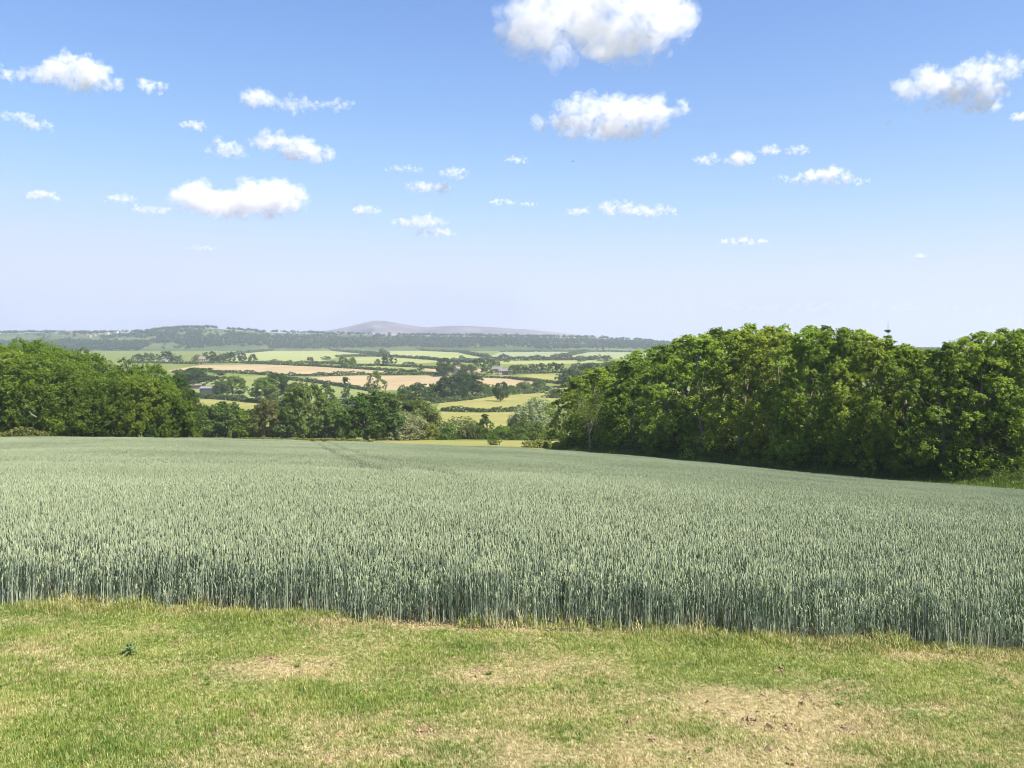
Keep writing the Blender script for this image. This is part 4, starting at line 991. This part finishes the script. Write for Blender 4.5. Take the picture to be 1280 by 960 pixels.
def weeds():
    rng = np.random.default_rng(9); objs = []
    for i in range(4):
        parts = []
        for k in range(9):
            a = k * 2.4 + rng.uniform(-.3, .3); o = np.array([math.cos(a), math.sin(a), 0.]); L = rng.uniform(.022, .045); b = np.array([0, 0, .002])
            parts.append(ribbon([b, b + o * L * .5 + np.array([0, 0, L * .45]), b + o * L + np.array([0, 0, L * .35])], [.006, .022, .003], np.array([-o[1], o[0], 0.])))
        V, Q = join(parts); me = mesh_np('weed', V, Q); me.materials.append(M['weed']); objs.append(bpy.data.objects.new(f'weed {i:02d}', me))
    n = 1500; y = rng.uniform(3, 10.5, n); x = rng.uniform(-1, 1, n) * (.62 * y + 4); d, s_ = dry_soil(x, y)
    k = (y < front_y(x)) & (rng.uniform(size=n) < sstep(.45, .65, fbm(x * 1.2, y * 1.2, 97, 3)) * .3 + .04) & (s_ < .2); x, y = x[k], y[k]
    rot = np.zeros((len(x), 3)); rot[:, 2] = rng.uniform(0, 6.28, len(x))
    tag(scatter('lawn_weeds', np.stack([x, y, terrain(x, y) + .004], -1), rot, rng.uniform(.5, 1.2, (len(x), 1)) * np.ones(3), rng.integers(0, 4, len(x)), objs), 'small broad leaved weeds dotted through the lawn', 'weeds', kind='stuff')
M['weed'] = plant_mat('weed leaves', (.07, .12, .025), (.15, .21, .045), .3, .01, 3, 20)
weeds()
thistle(162, 822, .12, 'single dark green thistle standing in the left lawn')

# ---------------------------------------------------------------- clouds
def cloud_mat():
    m, nt, out = mat_new('cloud vapour')
    v = N(nt, 'ShaderNodeVolumePrincipled'); v.inputs['Color'].default_value = (1, .985, .975, 1); v.inputs['Anisotropy'].default_value = .0
    oi = N(nt, 'ShaderNodeObjectInfo'); sp = N(nt, 'ShaderNodeSeparateColor'); nt.links.new(oi.outputs['Color'], sp.inputs[0]); 
    ge = N(nt, 'ShaderNodeTexCoord'); dv = N(nt, 'ShaderNodeVectorMath', operation='SCALE'); nt.links.new(ge.outputs['Object'], dv.inputs[0]); nt.links.new(sp.outputs[1], dv.inputs['Scale'])
    nz = noise(nt, 1.0, 3, .6, dv.outputs[0]); mr = N(nt, 'ShaderNodeMapRange'); mr.inputs['From Min'].default_value = .40; mr.inputs['From Max'].default_value = .64; mr.inputs['To Min'].default_value = .0; mr.inputs['To Max'].default_value = 1.9
    nt.links.new(nz, mr.inputs['Value']); nt.links.new(math_n(nt, 'MULTIPLY', sp.outputs[0], mr.outputs[0]), v.inputs['Density'])
    nt.links.new(v.outputs[0], out.inputs['Volume']); return m
M['cloud'] = cloud_mat()
ALT = 1200.0
def cloud(blobs, label, dens=1.0, seed=0, rough=1.0):
    """blobs: (column, row, width, height) in the photo of the cloud's lumps; all clouds float at one height"""
    rng = np.random.default_rng(seed + 400)
    base = max(b[1] + b[3] / 2 for b in blobs)
    D = F * ALT / (HOR - base); k = D / F
    bm = bmesh.new(); balls = []
    cx0 = np.mean([b[0] for b in blobs]); o = Vector(((cx0 - 640) * k, D, ALT))
    zmax = 0
    for (px, py, w, h) in blobs:
        W, H = w * k, h * k; dep = min(W, H * 2.2) * .5
        n = int(np.clip(14 + w / 2.5, 14, 80))
        for i in range(n):
            t = rng.uniform(-1, 1); prof = (1 - t * t) ** .5
            r = H * rng.uniform(.11, .26) * (.45 + .55 * prof)
            zz = rng.uniform(-.5, .5) ; zz = (zz * prof * .95) if zz > 0 else zz * .75 * (.4 + .6 * prof)
            x = (px - 640) * k + t * (W / 2 - r) - o.x
            y = rng.uniform(-1, 1) * dep * prof
            z = EYE + (HOR - py) * k + zz * (H - 2 * r) * 1.05 - o.z + y * .0
            balls.append((Vector((x, y, z)), r))
    Hm = max(b[3] for b in blobs) * k
    def hull(name, mul, disp, parent=None):
        b2 = bmesh.new()
        for (c, r) in balls:
            mt = bmesh.ops.create_icosphere(b2, subdivisions=2, radius=r * mul)
            for v in mt['verts']:
                v.co.x *= 1.25; v.co.z *= .9; v.co += c
        me = bpy.data.meshes.new(name); b2.to_mesh(me); b2.free()
        ob = link(name, me, M['cloud'], parent)
        if parent is None: ob.location = o
        rm = ob.modifiers.new('r', 'REMESH'); rm.mode = 'VOXEL'; rm.voxel_size = max(Hm / 30, 2.5)
        tx = bpy.data.textures.new('puff', 'CLOUDS'); tx.noise_scale = Hm * .24; tx.noise_depth = 5
        dm = ob.modifiers.new('d', 'DISPLACE'); dm.texture = tx; dm.strength = Hm * disp * rough; dm.texture_coords = 'GLOBAL'
        dg = bpy.context.evaluated_depsgraph_get(); m2 = bpy.data.meshes.new_from_object(ob.evaluated_get(dg))
        ob.modifiers.clear(); ob.data = m2
        if len(m2.materials) == 0: m2.materials.append(M['cloud'])
        return ob
    bm.free()
    ob = hull('cloud', .84, .34)
    ob.color = (1.3 * dens / Hm, 5.0 / Hm, 0, 1)
    veil = hull('veil', 1.28, .55, ob); veil.color = (.75 * dens / Hm, 7.5 / Hm, 0, 1)
    tag(ob, label, 'cloud', 'fair weather clouds', 'thing')
CL = [
    ([(745, 25, 240, 100), (785, 62, 100, 40), (650, 40, 60, 55), (835, 25, 60, 40)], 'biggest white cloud, cut by the top of the picture', 1.3),
    ([(762, 146, 150, 52), (705, 155, 95, 22), (825, 138, 75, 26), (785, 162, 110, 28)], 'broad flat white cloud under the biggest one', 1.2),
    ([(298, 252, 160, 50), (250, 250, 80, 36), (345, 247, 75, 42)], 'plump white cloud with a flat base above the left valley', 1.4),
    ([(95, 92, 90, 42), (30, 93, 80, 18), (125, 102, 60, 24)], 'white cloud at the left edge with a long tail', 1.2),
    ([(190, 108, 40, 16)], 'small cloud just right of the long tailed one', .9),
    ([(45, 157, 44, 16), (20, 146, 50, 14)], 'faint small cloud below the long tailed one', .6),
    ([(322, 125, 46, 30), (365, 132, 60, 20), (418, 130, 50, 14)], 'ragged cloud streak high over the left valley', .8),
    ([(242, 157, 34, 14)], 'little oval cloud left of the ragged streak', .9),
    ([(350, 178, 85, 26), (385, 192, 75, 28), (282, 187, 50, 22)], 'soft cloud bank above the plump white cloud', .8),
    ([(53, 244, 44, 16)], 'small oval cloud low at the left edge', .9),
    ([(150, 249, 42, 14), (190, 262, 50, 14)], 'small faint cloud left of the plump one', .6),
    ([(505, 211, 50, 11), (568, 217, 38, 14), (538, 234, 66, 18)], 'three-part wispy cloud in the middle of the sky', .7),
    ([(458, 263, 38, 14)], 'little cloud below and left of the wispy three-part cloud', .8),
    ([(525, 277, 74, 18), (545, 291, 54, 14)], 'low soft cloud right of the little one', .8),
    ([(647, 200, 34, 10)], 'tiny faint cloud under the broad flat cloud', .6),
    ([(628, 253, 36, 10), (660, 255, 22, 7)], 'tiny pair of cloud puffs in the centre', .7),
    ([(725, 265, 36, 13), (770, 260, 45, 22), (810, 264, 75, 18)], 'long low cloud in the centre right', .9),
    ([(928, 302, 64, 13)], 'small bar shaped cloud low above the right wood', 1.0),
    ([(925, 200, 40, 22), (882, 200, 30, 16)], 'small bright cloud with a faint companion at the right', .9),
    ([(962, 189, 28, 15), (995, 188, 34, 12)], 'small double cloud above the long pointed one', .7),
    ([(1030, 220, 70, 22), (1060, 227, 60, 10), (990, 224, 50, 10)], 'long pointed cloud at the right', 1.0),
    ([(1160, 105, 85, 38), (1235, 88, 90, 32), (1215, 112, 90, 40), (1225, 133, 48, 28), (1172, 135, 40, 14)], 'large lumpy cloud at the right edge', .95),
    ([(1275, 146, 24, 16)], 'small cloud below the large lumpy one at the edge', .8),
    ([(1149, 321, 16, 8)], 'tiny lone cloud dot low on the right', .9),
    ([(1110, 153, 14, 8)], 'tiny lone cloud dot left of the large lumpy one', .3),
    ([(1080, 384, 520, 16), (760, 388, 200, 8)], 'very faint pinkish streak of cloud low over the right wood', .22),
    ([(255, 310, 44, 8)], 'faint thin cloud low under the plump one', .5),
]
CLOUDS = True
if CLOUDS:
    for i, (b, lab, dn) in enumerate(CL): cloud(b, lab, dn, i)

# small bird far up in the sky
def bird():
    d = 160; x = (716 - 640) / F * d; z = EYE + (HOR - 202) / F * d
    V = [(-.16, 0, 0), (.14, 0, .02), (0, -.03, .02), (0, .03, .02), (0, 0, .06), (-.02, 0, -.04), (-.05, .5, .12), (.03, .25, .1), (-.05, -.5, .12), (.03, -.25, .1), (-.26, .05, 0), (-.26, -.05, 0)]
    Fc = [(1, 2, 4), (1, 4, 3), (0, 4, 2), (0, 3, 4), (1, 5, 2), (1, 3, 5), (0, 2, 5), (0, 5, 3), (3, 7, 6, 0), (2, 0, 8, 9), (0, 10, 11)]
    me = bpy.data.meshes.new('bird'); me.from_pydata(V, [], Fc); me.update()
    o = link('bird', me, M['shed']); o.location = (x, d, z); o.rotation_euler = (0, .1, .5); tag(o, 'tiny dark bird gliding below the broad flat cloud', 'bird')
bird()

# ---------------------------------------------------------------- haze, sky, sun, camera
HAZE = 1.25e-4
def haze():
    me = boxmesh('haze', [(-9700, -600, -70, 9700, 10200, 330)])
    m, nt, out = mat_new('haze air'); v = N(nt, 'ShaderNodeVolumePrincipled')
    v.inputs['Color'].default_value = (.75, .80, .95, 1); v.inputs['Density'].default_value = HAZE; v.inputs['Anisotropy'].default_value = .2
    nt.links.new(v.outputs[0], out.inputs['Volume'])
    tag(link('haze', me, m), 'pale blue summer haze filling the valley air', 'haze', kind='stuff')
if HAZE: haze()

AZ, EL = math.radians(126), math.radians(52)      # sun to the right, clockwise from the view direction
w = bpy.data.worlds.new('World'); scene.world = w; w.use_nodes = True
nt = w.node_tree; bg = nt.nodes['Background']
sky = nt.nodes.new('ShaderNodeTexSky'); sky.sky_type = 'NISHITA'; sky.sun_disc = False
sky.sun_elevation = EL; sky.sun_rotation = AZ; sky.air_density = 1.0; sky.dust_density = .3; sky.ozone_density = 1.4; sky.altitude = 100
hs = nt.nodes.new('ShaderNodeHueSaturation'); hs.inputs['Saturation'].default_value = 1.22; nt.links.new(sky.outputs[0], hs.inputs['Color'])
wb = mix(nt, hs.outputs[0], (1.04, .96, 1.08), 1.0, 'MULTIPLY')          # the picture's slightly rosy white balance
# soft shoulder like the camera's, so the bright band over the horizon keeps its pale blue
SK = .085
spc = nt.nodes.new('ShaderNodeSeparateColor'); cmb = nt.nodes.new('ShaderNodeCombineColor'); nt.links.new(wb, spc.inputs[0])
for i, a in enumerate((.355, .385, .51)):
    x = math_n(nt, 'MULTIPLY', spc.outputs[i], SK * 1.10)
    q = math_n(nt, 'POWER', math_n(nt, 'DIVIDE', x, a), 6.0)
    y = math_n(nt, 'DIVIDE', x, math_n(nt, 'POWER', math_n(nt, 'ADD', q, 1.0), 1 / 6))
    nt.links.new(math_n(nt, 'DIVIDE', y, SK), cmb.inputs[i])
nt.links.new(cmb.outputs[0], bg.inputs['Color']); bg.inputs['Strength'].default_value = SK
sl = bpy.data.lights.new('sun', 'SUN'); sl.energy = 5.0; sl.angle = math.radians(.53); sl.color = (1, .95, .86)
so = bpy.data.objects.new('sun', sl); COL.objects.link(so)
sd = Vector((math.sin(AZ) * math.cos(EL), math.cos(AZ) * math.cos(EL), math.sin(EL)))
so.rotation_euler = sd.to_track_quat('Z', 'Y').to_euler()

cam = bpy.data.cameras.new('camera'); co = bpy.data.objects.new('camera', cam); COL.objects.link(co)
co.location = (0, 0, EYE); co.rotation_euler = (math.radians(90), 0, 0)
cam.sensor_width = 36; cam.lens = 36 * F / 1280; cam.shift_y = -(480 - HOR) / 1280
cam.clip_start = .1; cam.clip_end = 60000
scene.camera = co

scene.view_settings.view_transform = 'Standard'; scene.view_settings.look = 'None'
scene.view_settings.exposure = 1.1; scene.view_settings.gamma = 1
scene.view_settings.use_curve_mapping = False
cy = scene.cycles
cy.max_bounces = 10; cy.diffuse_bounces = 4; cy.glossy_bounces = 1; cy.transmission_bounces = 3; cy.volume_bounces = 7; cy.volume_step_rate = .22; cy.volume_max_steps = 256; cy.transparent_max_bounces = 4
cy.use_adaptive_sampling = True; cy.adaptive_threshold = .01
cy.caustics_reflective = False; cy.caustics_refractive = False
cy.filter_width = 1.0
cy.use_denoising = True; cy.denoiser = 'OPENIMAGEDENOISE'
cy.sample_clamp_indirect = 6
